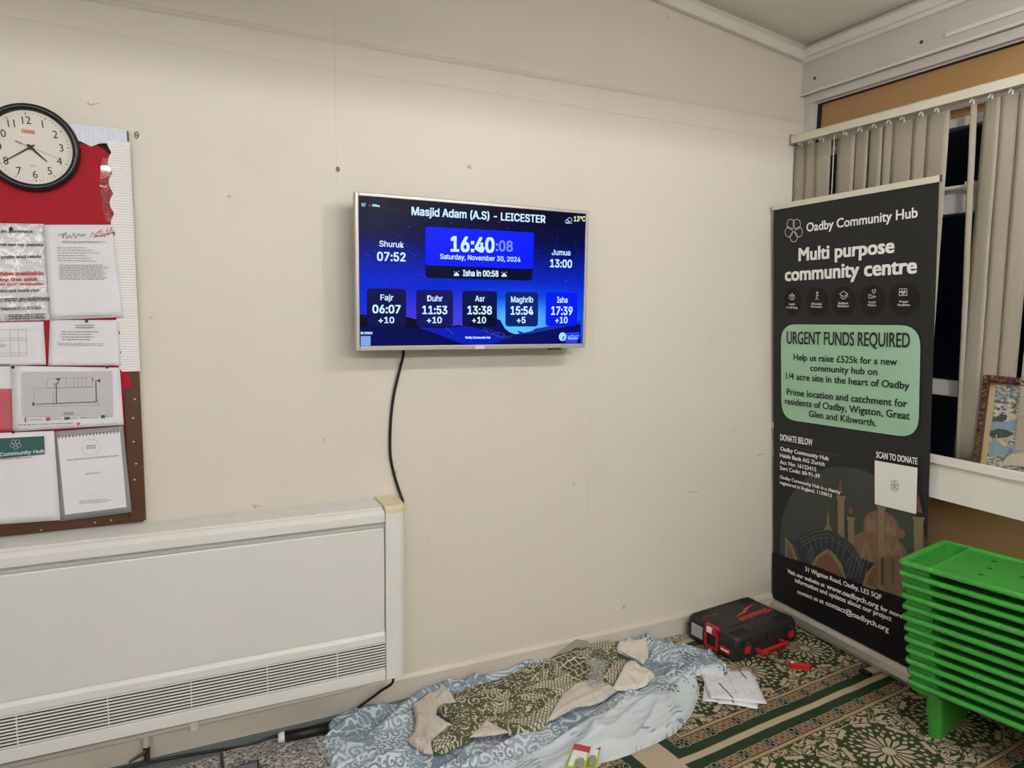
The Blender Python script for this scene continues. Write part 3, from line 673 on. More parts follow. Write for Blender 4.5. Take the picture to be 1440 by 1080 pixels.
# signed page
r, s = sheet('notice', [(61, 316), (158, 316), (174, 446), (71, 450)], YBd-.010, 'white typed page with black and red handwriting at its top', seed=1)
m = MB(); s.line(m, [A2(*p) for p in ((405, 150), (440, 140), (430, 172), (455, 130), (460, 175), (480, 150), (490, 170), (510, 135), (520, 170), (545, 140), (560, 160), (590, 145), (560, 145))], .0016, 6)
s.greek(m, [A2(430, 188), A2(735, 190), A2(735, 206), A2(430, 206)], 2, 6, 1, .35); s.greek(m, [A2(392, 228), A2(725, 228), A2(732, 340), A2(400, 335)], 6, 6, 2, .2, .4)
s.greek(m, [A2(410, 352), A2(755, 352), A2(762, 460), A2(412, 460)], 9, 6, 5, .3, .2); s.greek(m, [A2(420, 708), A2(770, 700), A2(770, 708), A2(420, 716)], 1, 6, 4, .4, .0); m.split('lettering', GREYINK, r)
m = MB(); s.line(m, [A2(*p) for p in ((620, 165), (640, 130), (660, 165), (690, 120), (700, 160), (650, 150), (700, 110), (720, 165), (740, 100), (745, 150), (770, 95), (775, 140), (790, 130), (640, 165))], .0014, 6); m.build('red_handwriting', REDI, r)
# table sheet
r, s = sheet('notice', [(-80, 455), (61, 452), (65, 513), (-80, 516)], YBd-.007, 'sheet with a ruled table under the glossy laminated notice', PAPER, seed=2)
m = MB()
for yv in (803, 862, 878, 965, 985): s.line(m, [A2(-300, yv+8), A2(187, yv-2)], .0007, 5)
for xv in (70, 127, 182): s.line(m, [A2(xv-2, 803), A2(xv+5, 985)], .0007, 5)
s.greek(m, [A2(-200, 885), A2(50, 885), A2(50, 925), A2(-200, 925)], 4, 5, 2, .35); s.greek(m, [A2(-200, 1040), A2(170, 1036), A2(170, 1050), A2(-200, 1056)], 1, 5, 2, .5); m.split('table_print', GREYINK, r)
# folded letter
r, s = sheet('notice', [(70, 450), (166, 450), (170, 514), (68, 514)], YBd-.007, 'creased white letter hanging under the signed page', seed=5, bend=.010)
m = MB(); s.greek(m, [A2(520, 765), A2(650, 765), A2(650, 795), A2(520, 795)], 2, 6, 7, .4, .0); s.greek(m, [A2(425, 808), A2(700, 808), A2(700, 880), A2(425, 880)], 4, 6, 8, .25); s.greek(m, [A2(400, 890), A2(765, 895), A2(765, 918), A2(400, 912)], 2, 6, 9, .3); m.split('lettering', GREYINK, r); pin(r, *A2(598, 745), YBd-.011)
# red and white bits on the left
r, s = sheet('notice', [(-80, 517), (20, 515), (22, 547), (-80, 548)], YBd-.006, 'blank white sheet edge left of the floor plan', seed=6)
# pink card
r, s = sheet('notice', [(-80, 548), (20, 547), (24, 606), (-80, 608)], YBd-.006, 'plain pinkish red card left of the floor plan', mat('pink_card', (196, 92, 108), .6), seed=6)
# fire plan
r, s = sheet('notice', [(15.6, 514.5), (168.5, 517), (174, 597.5), (18, 607)], YBd-.0125, 'fire escape floor plan with green route lines and coloured key', seed=8, bend=.003)
m = MB(); s.poly(m, [A3(128, 95), A3(655, 90), A3(658, 350), A3(130, 357)], 5); m.build('plan_ground', mat('plan_grey', (200, 200, 206), .6), r)
m = MB(); s.line(m, [A3(210, 284), A3(330, 280), A3(562, 270), A3(560, 147), A3(580, 146)], .0022, 8); s.line(m, [A3(330, 280), A3(328, 165), A3(340, 160), A3(340, 140)], .0022, 8); s.rpoly(m, [A3(328, 132), A3(352, 132), A3(352, 142), A3(328, 142)], .0002, 8); s.rpoly(m, [A3(574, 138), A3(586, 138), A3(586, 156), A3(574, 156)], .0002, 8); s.rpoly(m, [A3(188, 275), A3(202, 275), A3(202, 292), A3(188, 292)], .0002, 8); s.rpoly(m, [A3(375, 360), A3(408, 358), A3(408, 373), A3(375, 375)], .0002, 8); s.rpoly(m, [A3(590, 348), A3(612, 348), A3(612, 366), A3(590, 366)], .0002, 8); m.split('green_route', GRN, r)
m = MB(); s.rpoly(m, [A3(268, 362), A3(292, 361), A3(292, 380), A3(268, 381)], .0002, 8); s.line(m, [A3(152, 363), A3(146, 375), A3(150, 390)], .0035, 8); s.line(m, [A3(317, 160), A3(317, 176)], .0022, 8); s.line(m, [A3(543, 130), A3(543, 152)], .0018, 8); s.poly(m, [A3(445, 392), A3(472, 391), A3(458, 410)], 8); m.split('red_marks', REDI, r)
m = MB()
for a in (((275, 135), (535, 128), (535, 182), (275, 190)), ((198, 190), (310, 188), (310, 295), (198, 298)), ((310, 190), (560, 183), (575, 290), (310, 297))): s.line(m, [A3(*p) for p in a], .0005, 7, True)
for xv in (385, 430, 455, 480, 502): s.line(m, [A3(xv, 131), A3(xv+1, 185)], .0005, 7)
s.text(m, 'Fire Extinguisher', A3(160, 380), A3(250, 376), 1.8, 8); s.text(m, 'Fire Blanket', A3(295, 374), A3(358, 371), 1.8, 8); s.text(m, 'Fire Exit', A3(410, 370), A3(452, 368), 1.8, 8); s.text(m, 'Escape Route', A3(500, 366), A3(573, 363), 1.8, 8); s.text(m, 'First Aid', A3(615, 361), A3(656, 359), 1.8, 8)
s.line(m, [A3(472, 364), A3(500, 363)], .0018, 8); s.greek(m, [A3(105, 402), A3(428, 390), A3(428, 398), A3(105, 410)], 1, 8, 3, .4, 0); s.greek(m, [A3(370, 330), A3(430, 328), A3(430, 345), A3(370, 347)], 2, 8, 3, .4, 0); m.split('plan_print', INK, r); pin(r, *A3(75, 68), YBd-.014); pin(r, *A3(627, 68), YBd-.014)
# hub poster, no code
r, s = sheet('notice', [(-85, 612), (76, 606), (85, 731.5), (-85, 743)], YBd-.0135, 'white poster with a teal header below the pink card', seed=9, bend=.003)
m = MB(); s.poly(m, [A3(-300, 500), A3(258, 470), A3(262, 575), A3(-300, 632)], 6); m.build('teal_header', TEAL, r)
m = MB(); s.text(m, 'Oadby Community Hub', A3(-122, 600), A3(258, 566), 5, 8, .012)
for i in range(5): a_ = -math.pi/2+math.pi*2*i/5+.6; c0 = A3(91+20*math.cos(a_), 519+18*math.sin(a_)); s.ring(m, *c0, 3.0, 3.0, .0007, 8, 14)
m.split('header_lettering', WPR, r)
m = MB(); s.greek(m, [A3(10, 602), A3(188, 590), A3(188, 598), A3(10, 610)], 1, 6, 3, .5, 0); m.build('small_print', REDI, r); pin(r, *A3(78, 447), YBd-.018)
# spiral pad in a grey holder
r, s = sheet('notice', [(77, 607), (173, 599), (185.4, 720), (83, 733.5)], YBd-.0115, 'spiral bound white pad page in a grey plastic holder', GREYP, seed=11, bend=.003, th=.002)
q = [(80.6, 615), (168.5, 607), (177.7, 713), (91.5, 724)]; P = [s.inv(*c, 5) for c in q]
MB().hexa([p+V((0, .003, 0)) for p in P], P).build('pad_page', PAPER, r)
m = MB()
for i in range(18): a = i/17; c0 = (83+a*82, 613.5-a*7.6); s.line(m, [c0, (c0[0]+.2, c0[1]+3.0)], .0022, 7)
m.build('spiral_binding', INK, r, kind='stuff')
m = MB(); s.ring(m, *A3(531, 535), 13, 11.5, .0005, 7, 28); s.text(m, 'Share QR code to join our WhatsApp community', A3(390, 615), A3(690, 588), 2.3, 7, .01); s.greek(m, [A3(503, 522), A3(560, 520), A3(560, 545), A3(503, 547)], 2, 7, 2, .5, 0); s.greek(m, [A3(500, 685), A3(590, 677), A3(590, 690), A3(500, 697)], 2, 7, 2, .4, 0); s.greek(m, [A3(465, 845), A3(660, 832), A3(660, 855), A3(465, 868)], 3, 7, 2, .35, .2)
s.text(m, 'IN THE', A3(513, 531), A3(550, 529), 1.3, 8); m.split('lettering', GREYINK, r)
# bits of paper and staples on the frame
m = MB(); S2 = Surf((BXR-.5, YBd, BZ1), (BXR, YBd, BZ1), (BXR-.5, YBd, BZ0), (BXR, YBd, BZ0), .0008)
for (x, y) in ((787, 255), (778, 366), (780, 503), (787, 725), (795, 632), (845, 965), (555, 975), (240, 1020), (650, 962)): S2.ell(m, *A3(x, y), 1.6, 1.2, 2, 8)
m.build('staple_bits', mat('staple_white', (205, 196, 180), .5), NB)
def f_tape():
    x, y, z, p = coords(); h = nz(p, 60, 3, .6, 1.2); return mixc(ss(h, .60, .63), lin((150, 30, 42)), lin((236, 214, 216))), h, .01, .8  # pale flecks are glints painted into the tape colour
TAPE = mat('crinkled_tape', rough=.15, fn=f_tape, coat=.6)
st = [onY(x, y, YBd-.0042) for x, y in ((143, 222), (155, 224), (158, 262), (158, 312), (148, 312), (140, 262))]; cs_ = sum(st, V())/6; m = MB(); m.add(st+[cs_], [(i, (i+1) % 6, 6) for i in range(6)]); m.build('tape', TAPE, NB)
FN = ''
# ------------------------------------------------------------------ clock
CC = onY(42.5, 206.5, -.05); CR = .120
CK = empty('wall_clock', (CC.x, 0, CC.z), 0, 'round black rimmed wall clock with white dial above the notice board', 'clock')
RIM = mat('clock_rim_black', (26, 28, 33), .3)
def disc_loops(prof, n=64): return [[(CC.x+r_*math.cos(2*math.pi*k/n), y_, CC.z+r_*math.sin(2*math.pi*k/n)) for k in range(n)] for r_, y_ in prof]
MB().loft(disc_loops([(CR-.006, -.006), (CR, -.014), (CR, -.045), (CR-.004, -.054), (CR-.010, -.056), (CR-.0165, -.052), (CR-.019, -.043), (CR-.019, -.038)]), cap=False).build('rim', RIM, CK, smooth=True)
MB().loft(disc_loops([(CR-.004, -.008), (CR-.015, -.0405), (.001, -.0415)])).build('dial', mat('dial_white', (226, 222, 214), .5), CK)
def cpt(ang, r_, y_): a = rad(90-ang+5.0); return V((CC.x+r_*math.cos(a), y_, CC.z+r_*math.sin(a)))
def hand(mb, ang, r0, r1, w0, w1, y_):
    a, b = cpt(ang, r0, y_), cpt(ang, r1, y_); d = (b-a).normalized(); e = V((d.z, 0, -d.x))
    mb.add([a-e*w0, a+e*w0, b+e*w1, b-e*w1], [(0, 1, 2, 3)])
m = MB()
for i in range(60): hand(m, i*6, .090 if i % 5 else .088, .094 if i % 5 else .095, .0004 if i % 5 else .0009, .0004 if i % 5 else .0009, -.0425)
m.build('minute_marks', INK, CK, kind='stuff')
for h in range(1, 13):
    m = MB()
    vs, fs, xa, xb, H = glyphs(str(h), 0.0); p = cpt(h*30, .074, -.0425); k = .0205/H
    ca, sa = math.cos(rad(5)), math.sin(rad(5)); kx = k*.92
    m.add([p+V((((a[0]-(xa+xb)/2)*kx)*ca-(a[1]-H/2)*k*sa, 0, (a[0]-(xa+xb)/2)*kx*sa+(a[1]-H/2)*k*ca)) for a in vs], fs); m.build('numeral', INK, CK)

m = MB(); hand(m, 240, -.012, .073, .0022, .0012, -.0470); hand(m, 139, -.010, .052, .0032, .0016, -.0460); hand(m, 116, -.038, .085, .0005, .0004, -.048); m.add(disc_loops([(.006, -.049)], 20)[0], [tuple(range(20))]); 
hand(m, 296, .020, .038, .0012, .0012, -.048); m.build('hands', INK, CK)
m = MB(); p = cpt(0, .044, -.0424); m.add([p+V((-.016, 0, -.006)), p+V((.016, 0, -.0075)), p+V((.016, 0, .004)), p+V((-.016, 0, .0055))], [(0, 1, 2, 3)]); m.build('pink_label', mat('pink_label', (222, 160, 150), .5), CK)
S3 = Surf((CC.x-.1, -.043, CC.z+.1), (CC.x+.1, -.043, CC.z+.1), (CC.x-.1, -.043, CC.z-.1), (CC.x+.1, -.043, CC.z-.1), .0003)
m = MB(); B5 = lambda x, y: (x/5.4, 120+y/5.4); S3.text(m, 'STAPLES', B5(186, 356), B5(258, 360), 2.2, 1, .02); m.build('label_lettering', mat('label_red', (190, 90, 85), .5), CK)
m = MB(); S3.text(m, 'QUARTZ', B5(222, 610), B5(278, 613), 1.4, 1, .01); S3.greek(m, [B5(232, 616), B5(268, 618), B5(268, 622), B5(232, 620)], 1, 1, 1, .5, 0); m.split('dial_lettering', GREYINK, CK)

# ------------------------------------------------------------------ vertical blinds
def f_blind():
    x, y, z, p = coords(); return mixc(nz(comb(x*60.0, y*60.0, z*4.0), 3, 2), lin((170, 162, 147)), lin((158, 150, 135))), nz(p, 300, 2), .001, .3
BLI = mat('beige_blind_fabric', rough=.85, fn=f_blind)
BR_ = empty('vertical_blind', (-.05, 0, 2.26), 0, 'beige vertical blind with cream headrail hanging over the dark window', 'blind')
RX = -.055
RAIL = mat('cream_rail', (226, 220, 204), .35)
MB().loft([[(RX, y, 2.262), (RX-.002, y, 2.292), (RX+.006, y, 2.298), (RX+.04, y, 2.298), (RX+.042, y, 2.262)] for y in (-.003, -6.5)]).build('headrail', RAIL, BR_, bevel=.001)
MB().box((RX-.004, -.008, 2.255), (RX+.045, -.002, 2.302)).build('rail_end_cap', mat('brown_cap', (150, 142, 128), .5), BR_)
CLIP = mat('clip_plastic', (214, 212, 208), .2)
B3 = lambda x, y: (1100+x/5.4, 90+y/5.4); B4 = lambda x, y: (1280+x/5.4, 90+y/5.4)
XS = -.022
def vslat(ya, yb, yc, yd, flip=1, zt=2.246, zb=.90):
    wv = abs(yb-ya); dx = math.sqrt(max(.085**2-wv*wv, 0.0)); dx = min(dx, .012)/2*flip
    nn = 8; fr_ = []; 
    m = MB(); vs = []
    for j in range(nn+1):
        t = j/nn
        for i in range(5):
            s_ = i/4; yy = (ya*(1-s_)+yb*s_)*(1-t)+(yc*(1-s_)+yd*s_)*t
            vs.append((XS+.022*t+dx*(s_-.5)*(2-t*1.6)-.003*math.sin(math.pi*s_)+.001*math.sin(j*1.7), yy, zt+(zb-zt)*t))
    m.add(vs, [(j*5+i, (j+1)*5+i, (j+1)*5+i+1, j*5+i+1) for j in range(nn) for i in range(4)])
    o = m.build('slat', BLI, BR_, smooth=True); sd = o.modifiers.new('s', 'SOLIDIFY'); sd.thickness = .0006
    ym = (ya+yb)/2
    m = MB(); m.tube([(XS, ym, zt-.002), (XS-.004, ym, zt+.012), (XS, ym, zt+.02)], .0035, 6); m.tube([(XS-.02, ym+.004, zt+.002), (XS-.018, ym-.004, zt+.014)], .003, 6); m.build('hook', CLIP, BR_)
def slatv(a, b, zz, fl): # hangs straight: read only at its top
    p, q = onX(*a, XS), onX(*b, XS); vslat(p.y+.003, q.y-.003, p.y+.003, q.y-.003, fl)
v3 = [(105, 196, 1), (188, 275, 1), (268, 362, 1), (428, 552, -1), (548, 660, -1), (656, 768, -1), (788, 860, 1), (843, 1012, -1)]
for a, b, fl in v3: slatv(B3(a, 650-(a-105)*.27), B3(b, 650-(b-105)*.27), 0, fl)
slatv(B4(40, 420), B4(152, 390), 0, 1)
slatv(B4(135, 390), B4(298, 350), 0, -1)
def slat2(a, b, c, d, fl): vslat(onX(*a, XS).y, onX(*b, XS).y, onX(*c, XS).y, onX(*d, XS).y, fl)
slat2(B4(465, 300), B4(503, 290), (1339, 645), (1347, 645), 1)
slat2(B4(557, 260), B4(697, 240), (1335.5, 645), (1368, 645), -1)
slatv(B4(706, 250), B4(852, 215), 0, 1)
slatv(B4(848, 210), B4(985, 185), 0, 1)
y = -1.03
for i in range(12): 
    a = MB(); y -= .078; a.box((XS-.001+(.006 if i % 2 else -.006), y-.04, .97), (XS+(.006 if i % 2 else -.006), y+.045, 2.246)); a.build('slat', BLI, BR_)
# bare hooks, cords
for px, py in ((1343.5, 146),):
    p = onX(px, py, XS); MB().tube([p, p+V((0, 0, .02))], .005, 6).build('hook', CLIP, BR_)
for pa, pb in ((B3(393, 600), B3(380, 970)), (B3(85, 640), B3(78, 1000))):
    a, b = onX(*pa, XS), onX(*pb, XS); MB().tube([(XS, a.y, 2.262), (XS, b.y+(b.y-a.y)*1.5, 1.3)], .002, 6).build('cord', CLIP, BR_)

# ------------------------------------------------------------------ framed picture on the sill
XP = -.030
tl, bl = onX(1383, 527, XP), onX(1366, 652, XP-.02)
PF = empty('framed_picture', (XP, tl.y-.25, .88), 0, 'brown carved frame with an aerial city photograph leaning on the sill', 'picture')
ztop = tl.z; zbot = .87; yl = (tl.y+bl.y)/2+.004; yr = yl-.55; fx = lambda z: XP-.004+(z-zbot)/(ztop-zbot)*.02
def pq(y0_, y1_, z0_, z1_, off, th): return ([(fx(z0_)-off, y0_, z0_), (fx(z0_)-off, y1_, z0_), (fx(z1_)-off, y1_, z1_), (fx(z1_)-off, y0_, z1_)], [(fx(z0_)-off+th, y0_, z0_), (fx(z0_)-off+th, y1_, z0_), (fx(z1_)-off+th, y1_, z1_), (fx(z1_)-off+th, y0_, z1_)])
def f_carve():
    x, y, z, p = coords(); n_ = nz(p, 110, 3, .6, 1.2); g = ss(n_, .52, .62)
    return mixc(g*.8, lin((74, 38, 22)), lin((178, 140, 84))), n_, .006, 1.0
CARV = mat('carved_frame', rough=.3, fn=f_carve, coat=.4); DKW = mat('dark_wood', (70, 36, 24), .3, coat=.4)
fwp = .022
for nm, q in (('frame_side', (yl, yl-fwp, zbot, ztop)), ('frame_side', (yr+fwp, yr, zbot, ztop)), ('frame_top', (yl-fwp, yr+fwp, ztop-fwp, ztop)), ('frame_bottom', (yl-fwp, yr+fwp, zbot, zbot+fwp))):
    m = MB(); m.hexa(*pq(*q, .012, .02)); m.build(nm, CARV, PF, bevel=.004)
    # carved beads
m = MB()
for i in range(22):
    z = zbot+.01+i*(ztop-zbot-.02)/21; m.tube([(fx(z)-.014, yl-.005, z-.006), (fx(z)-.017, yl-.011, z), (fx(z)-.014, yl-.017, z+.006)], [.0015, .004, .0015], 6)
for i in range(26):
    yy = yl-.012-i*.021; m.tube([(fx(ztop)-.014, yy+.006, ztop-.005), (fx(ztop)-.017, yy, ztop-.011), (fx(ztop)-.014, yy-.006, ztop-.016)], [.0015, .004, .0015], 6)
m.build('carved_beads', CARV, PF, smooth=True)
m = MB(); m.hexa(*pq(yl-fwp, yl-fwp-.005, zbot+fwp, ztop-fwp, .014, .006)); m.hexa(*pq(yl-fwp, yr+fwp, ztop-fwp-.004, ztop-fwp, .014, .006)); m.build('inner_bead', DKW, PF)
m = MB(); m.hexa(*pq(yl-fwp, yr+fwp, zbot+fwp, ztop-fwp, 0, .004)); m.build('cream_mount', mat('cream_mount', (196, 176, 138), .6), PF)
def f_city():
    x, y, z, p = coords(); q = comb(y, z*1.6, 0.0)
    n_ = vor(q, 62, 'F1', 1); k = nz(q, 55, 4, .75)
    c = mixc(ss(k, .40, .60), lin((58, 66, 72)), lin((206, 200, 186)))
    c = mixc(ss(nz(q, 9, 2), .5, .62)*.5, c, lin((86, 110, 126))); return c
CITY = mat('aerial_city_print', rough=.3, fn=f_city, coat=.5)
m = MB(); m.hexa(*pq(yl-.044, yr+.04, zbot+.045, ztop-.028, .0015, .002)); pic = m.build('city_print', CITY, PF)
SP = Surf(V((fx(ztop)-.0025, yl, ztop)), V((fx(ztop)-.0025, yr, ztop)), V((fx(zbot)-.0025, yl, zbot)), V((fx(zbot)-.0025, yr, zbot)), .0004)
C8 = lambda x, y: (1360+x/6, 500+y/6)
SQUARE = mat('print_square_blue', rough=.3, fn=f_plain((138, 160, 172), (112, 136, 150), 60), coat=.5); TREES = mat('print_trees', rough=.3, fn=f_plain((58, 78, 72), (40, 56, 52), 90), coat=.5); SAND = mat('print_sand', rough=.3, fn=f_plain((206, 192, 160), (170, 160, 140), 80), coat=.5)
m = MB(); SP.poly(m, [C8(*p) for p in ((210, 560), (330, 560), (400, 540), (520, 535), (520, 650), (400, 655), (300, 625), (200, 640))], 1); SP.poly(m, [C8(*p) for p in ((190, 730), (250, 690), (330, 760), (470, 745), (500, 800), (370, 830), (290, 840), (180, 860))], 1); m.split('printed_square', SQUARE, PF)
m = MB(); SP.poly(m, [C8(*p) for p in ((195, 640), (260, 615), (330, 625), (390, 660), (340, 690), (240, 700), (190, 680))], 2); SP.ell(m, *C8(475, 685), 3.4, 5, 2, 16); SP.poly(m, [C8(*p) for p in ((215, 525), (300, 495), (350, 510), (330, 545), (215, 555))], 2); m.split('printed_trees', TREES, PF)
m = MB(); SP.poly(m, [C8(*p) for p in ((250, 700), (410, 682), (412, 692), (300, 708), (340, 760), (300, 765))], 3); SP.poly(m, [C8(*p) for p in ((330, 545), (345, 480), (400, 490), (440, 530), (380, 545))], 3); SP.poly(m, [C8(*p) for p in ((300, 905), (340, 850), (500, 815), (500, 940), (330, 920))], 3); SP.ell(m, *C8(395, 640), 1.6, 1.3, 4, 10); SP.ell(m, *C8(248, 683), 1.0, 3.0, 4, 10); m.split('printed_buildings', SAND, PF)
m = MB(); SP.ell(m, *C8(367, 805), 3.6, 4.2, 4, 18); m.build('printed_dome', mat('print_dome', (110, 120, 130), .4), PF)

# ------------------------------------------------------------------ roll-up banner
TL, TR, BL, BRr = V((-.16, -.03, 1.955)), V((-.178, -.815, 1.962)), V((0, -.012, .07)), V((-.012, -.80, .07))
BN = empty('roll_up_banner', (.02, -.4, 0), 0, 'tall dark roll up banner with green fundraising panel standing before the window', 'banner')
def f_ban():
    x, y, z, p = coords(); return mixc(nz(p, 3, 2), lin((46, 47, 47)), lin((42, 43, 43))), nz(comb(x*1.0, y*3.0, z*.6), 5, 2), .01, .25
BANM = mat('banner_charcoal', rough=.55, fn=f_ban, spec=.25)
SB = Surf(TL, TR, BL, BRr, .0009)
m = MB(); n = 16; vs = []
for k in (0, 1):
    for j in range(n+1):
        for i in range(n+1): vs.append(SB.P(i/n, j/n, -k*1.0))
N1 = (n+1)**2
fs = [(j*(n+1)+i, (j+1)*(n+1)+i, (j+1)*(n+1)+i+1, j*(n+1)+i+1) for j in range(n) for i in range(n)]
m.add(vs, fs+[tuple(q+N1 for q in f)[::-1] for f in fs]); sheetb = m.build('printed_sheet', BANM, BN)
ALU = mat('aluminium', (190, 186, 178), .3, .6); GREYD = mat('dark_grey_plastic', (70, 70, 72), .5)
d = (TR-TL).normalized(); a = TL-d*.004; b = TR+d*.004; u_ = SB.upv; nn_ = SB.n
MB().hexa([a-u_*.004-nn_*.006, b-u_*.004-nn_*.006, b-u_*.004+nn_*.004, a-u_*.004+nn_*.004], [a+u_*.02-nn_*.006, b+u_*.02-nn_*.006, b+u_*.02+nn_*.004, a+u_*.02+nn_*.004]).build('top_bar', RAIL, BN, bevel=.002)
MB().hexa([b-u_*.004-nn_*.006, b+d*.003-u_*.004-nn_*.006, b+d*.003-u_*.004+nn_*.004, b-u_*.004+nn_*.004], [b+u_*.02-nn_*.006, b+d*.003+u_*.02-nn_*.006, b+d*.003+u_*.02+nn_*.004, b+u_*.02+nn_*.004]).build('bar_end', GREYD, BN)
db = (BRr-BL).normalized(); a = BL-db*.004; b = BRr+db*.02; ob = V((-1, 0, 0))
def bl_(p): return [p+V((-.030, 0, -.062)), p+V((-.034, 0, -.045)), p+V((-.026, 0, -.02)), p+V((-.004, 0, -.004)), p+V((.004, 0, .003)), p+V((.07, 0, .003)), p+V((.085, 0, -.03)), p+V((.08, 0, -.062))]
MB().loft([bl_(a), bl_(b)]).build('base_housing', ALU, BN, bevel=.0015)
mid = (TL+TR)/2; MB().tube([(.05, -.41, .07), mid+V((.012, 0, .01))], .008, 8).build('support_pole', ALU, BN)
for yy in (-.13, -.62):
    MB().box((-.105, yy-.022, .0), (.06, yy+.022, .009)).build('foot', ALU, BN, bevel=.003)
    MB().box((-.118, yy-.0235, .0), (-.09, yy+.0235, .013)).build('foot_pad', BLACK, BN, bevel=.003)
C5 = lambda x, y: (1070+x/4.907, 440+y/4.907); C4 = lambda x, y: (1070+x/4.696, 230+y/4.696); C6 = lambda x, y: (1070+x/3.374, 640+y/3.374)
WT = mat('banner_white', (252, 252, 250), .6, spec=.2); WT2 = mat('banner_offwhite', (225, 225, 220), .6, spec=.2)
# mosque artwork: plain generic building drawing in the photo's colours
m = MB(); pts = [(92, 470)]+[(450+358*math.cos(a_)*1.0, 470-408*math.sin(a_)+ (450+358*math.cos(a_)-450)*.22) for a_ in [math.pi*(1-i/24) for i in range(25)]]
pts = [p for p in pts if p[0] <= 800]+[(800, 730), (680, 690), (300, 560), (92, 472)]
SB.poly(m, [C6(*p) for p in pts], 1); m.build('artwork_disc', mat('art_disc', (70, 74, 70), .6, spec=.2), sheetb)
PK = mat('art_pink', (128, 98, 82), .6, spec=.2); SD = mat('art_sand', (132, 118, 90), .6, spec=.2); SLT = mat('art_slate', (52, 58, 66), .6, spec=.2); LNE = mat('art_line', (150, 146, 132), .6, spec=.2); DPK = mat('art_terracotta', (120, 84, 68), .6, spec=.2)
m = MB(); SB.poly(m, [C6(*p) for p in ((400, 420), (430, 385), (490, 360), (540, 355), (600, 370), (650, 400), (690, 450), (710, 520), (740, 560), (740, 700), (560, 650), (400, 600))], 2)
SB.poly(m, [C6(*p) for p in ((486, 360), (488, 300), (510, 275), (545, 262), (580, 262), (620, 285), (645, 315), (660, 350), (655, 400), (490, 380))], 3); SB.ell(m, *C6(668, 372), 5, 7, 3); m.split('artwork_walls', PK, sheetb)
m = MB()
for x_, y0_, y1_, w_ in ((380, 190, 400, 16), (428, 290, 430, 14), (572, 240, 650, 15), (748, 290, 540, 22)):
    SB.poly(m, [C6(*p) for p in ((x_-w_, y0_+20), (x_+w_, y0_+20), (x_+w_, y1_), (x_-w_, y1_-8))], 4)
    SB.poly(m, [C6(*p) for p in ((x_-w_-8, y0_), (x_+w_+8, y0_+6), (x_+w_+2, y0_+26), (x_-w_-2, y0_+22))], 5); SB.poly(m, [C6(*p) for p in ((x_-w_-3, y0_+60), (x_+w_+3, y0_+66), (x_+w_, y0_+84), (x_-w_, y0_+78))], 5)
SB.poly(m, [C6(*p) for p in ((240, 520), (262, 480), (300, 452), (320, 445), (350, 470), (385, 520), (405, 590), (390, 580), (360, 520), (320, 462), (275, 490), (255, 525))], 6)
SB.poly(m, [C6(*p) for p in ((115, 385), (150, 430), (175, 500), (162, 497), (140, 440), (125, 410), (125, 486), (115, 484))], 6)
SB.poly(m, [C6(*p) for p in ((483, 610), (500, 560), (545, 515), (545, 640), (483, 620))], 6)
for x_ in (500, 602, 650): SB.poly(m, [C6(*p) for p in ((x_-34, 500), (x_-18, 440), (x_, 400), (x_+18, 450), (x_+32, 510), (x_+34, 640), (x_+18, 635), (x_+16, 520), (x_, 440), (x_-18, 515), (x_-20, 620), (x_-34, 615))], 4)
SB.poly(m, [C6(*p) for p in ((498, 360), (500, 310), (515, 290), (525, 325), (540, 300), (548, 365))], 4); SB.poly(m, [C6(*p) for p in ((590, 375), (592, 330), (605, 310), (618, 345), (635, 325), (642, 385))], 4)
SB.poly(m, [C6(*p) for p in ((316, 255), (322, 285), (325, 330), (340, 362), (298, 352), (313, 330))], 4); m.split('artwork_towers', SD, sheetb)
m = MB(); SB.poly(m, [C6(*p) for p in ((116, 388), (165, 405), (200, 375), (250, 358), (320, 352), (370, 375), (430, 420), (475, 490), (540, 515), (500, 560), (483, 612), (400, 590), (385, 520), (350, 470), (320, 445), (262, 480), (240, 522), (175, 500), (150, 430))], 5); m.build('artwork_dome', SLT, sheetb)
m = MB()
for i in range(7): o_ = i*17; SB.line(m, [C6(*p) for p in ((185+o_*.2, 400+o_*1.0), (250, 368+o_*.9), (320, 356+o_*.95), (400, 400+o_), (460, 470+o_), (485-o_*.3, 520+o_))] if i < 3 else [C6(*p) for p in ((200+i*6, 440+i*12), (230+i*4, 400+i*10)) ], .0012, 7)
for i in range(9): SB.line(m, [C6(*p) for p in ((190+i*30, 395-12*math.sin(i/2.6)+max(0, i-5)*24), (225+i*22, 450+max(0, i-4)*20))], .0012, 7)
for i in range(4): SB.line(m, [C6(*p) for p in ((130+i*10, 405+i*6), (162+i*8, 490+i*4))], .0011, 7)
for i in range(5): SB.line(m, [C6(*p) for p in ((405+i*22, 590-i*8+i*i), (440+i*18, 470+i*6))], .0011, 7)
m.build('artwork_grid', LNE, sheetb, kind='stuff')
m = MB(); SB.poly(m, [C6(*p) for p in ((256, 524), (278, 490), (320, 463), (358, 520), (388, 582))], 6); SB.poly(m, [C6(*p) for p in ((125, 412), (140, 440), (162, 496), (125, 486))], 6); SB.poly(m, [C6(*p) for p in ((378, 98), (390, 180), (366, 175))], 6); SB.poly(m, [C6(*p) for p in ((748, 185), (768, 275), (728, 268))], 6); SB.ell(m, *C6(427, 265), 3.4, 5, 6)
SB.poly(m, [C6(*p) for p in ((500, 610), (512, 570), (542, 530), (542, 630))], 7); m.split('artwork_arches', DPK, sheetb)
m = MB(); SB.poly(m, [C6(*p) for p in ((45, 458), (100, 478), (300, 548), (500, 618), (700, 688), (830, 735), (830, 1090), (45, 720))], 8)
m.v = [v_ for v_ in m.v]
lowb = MB(); kk = 8
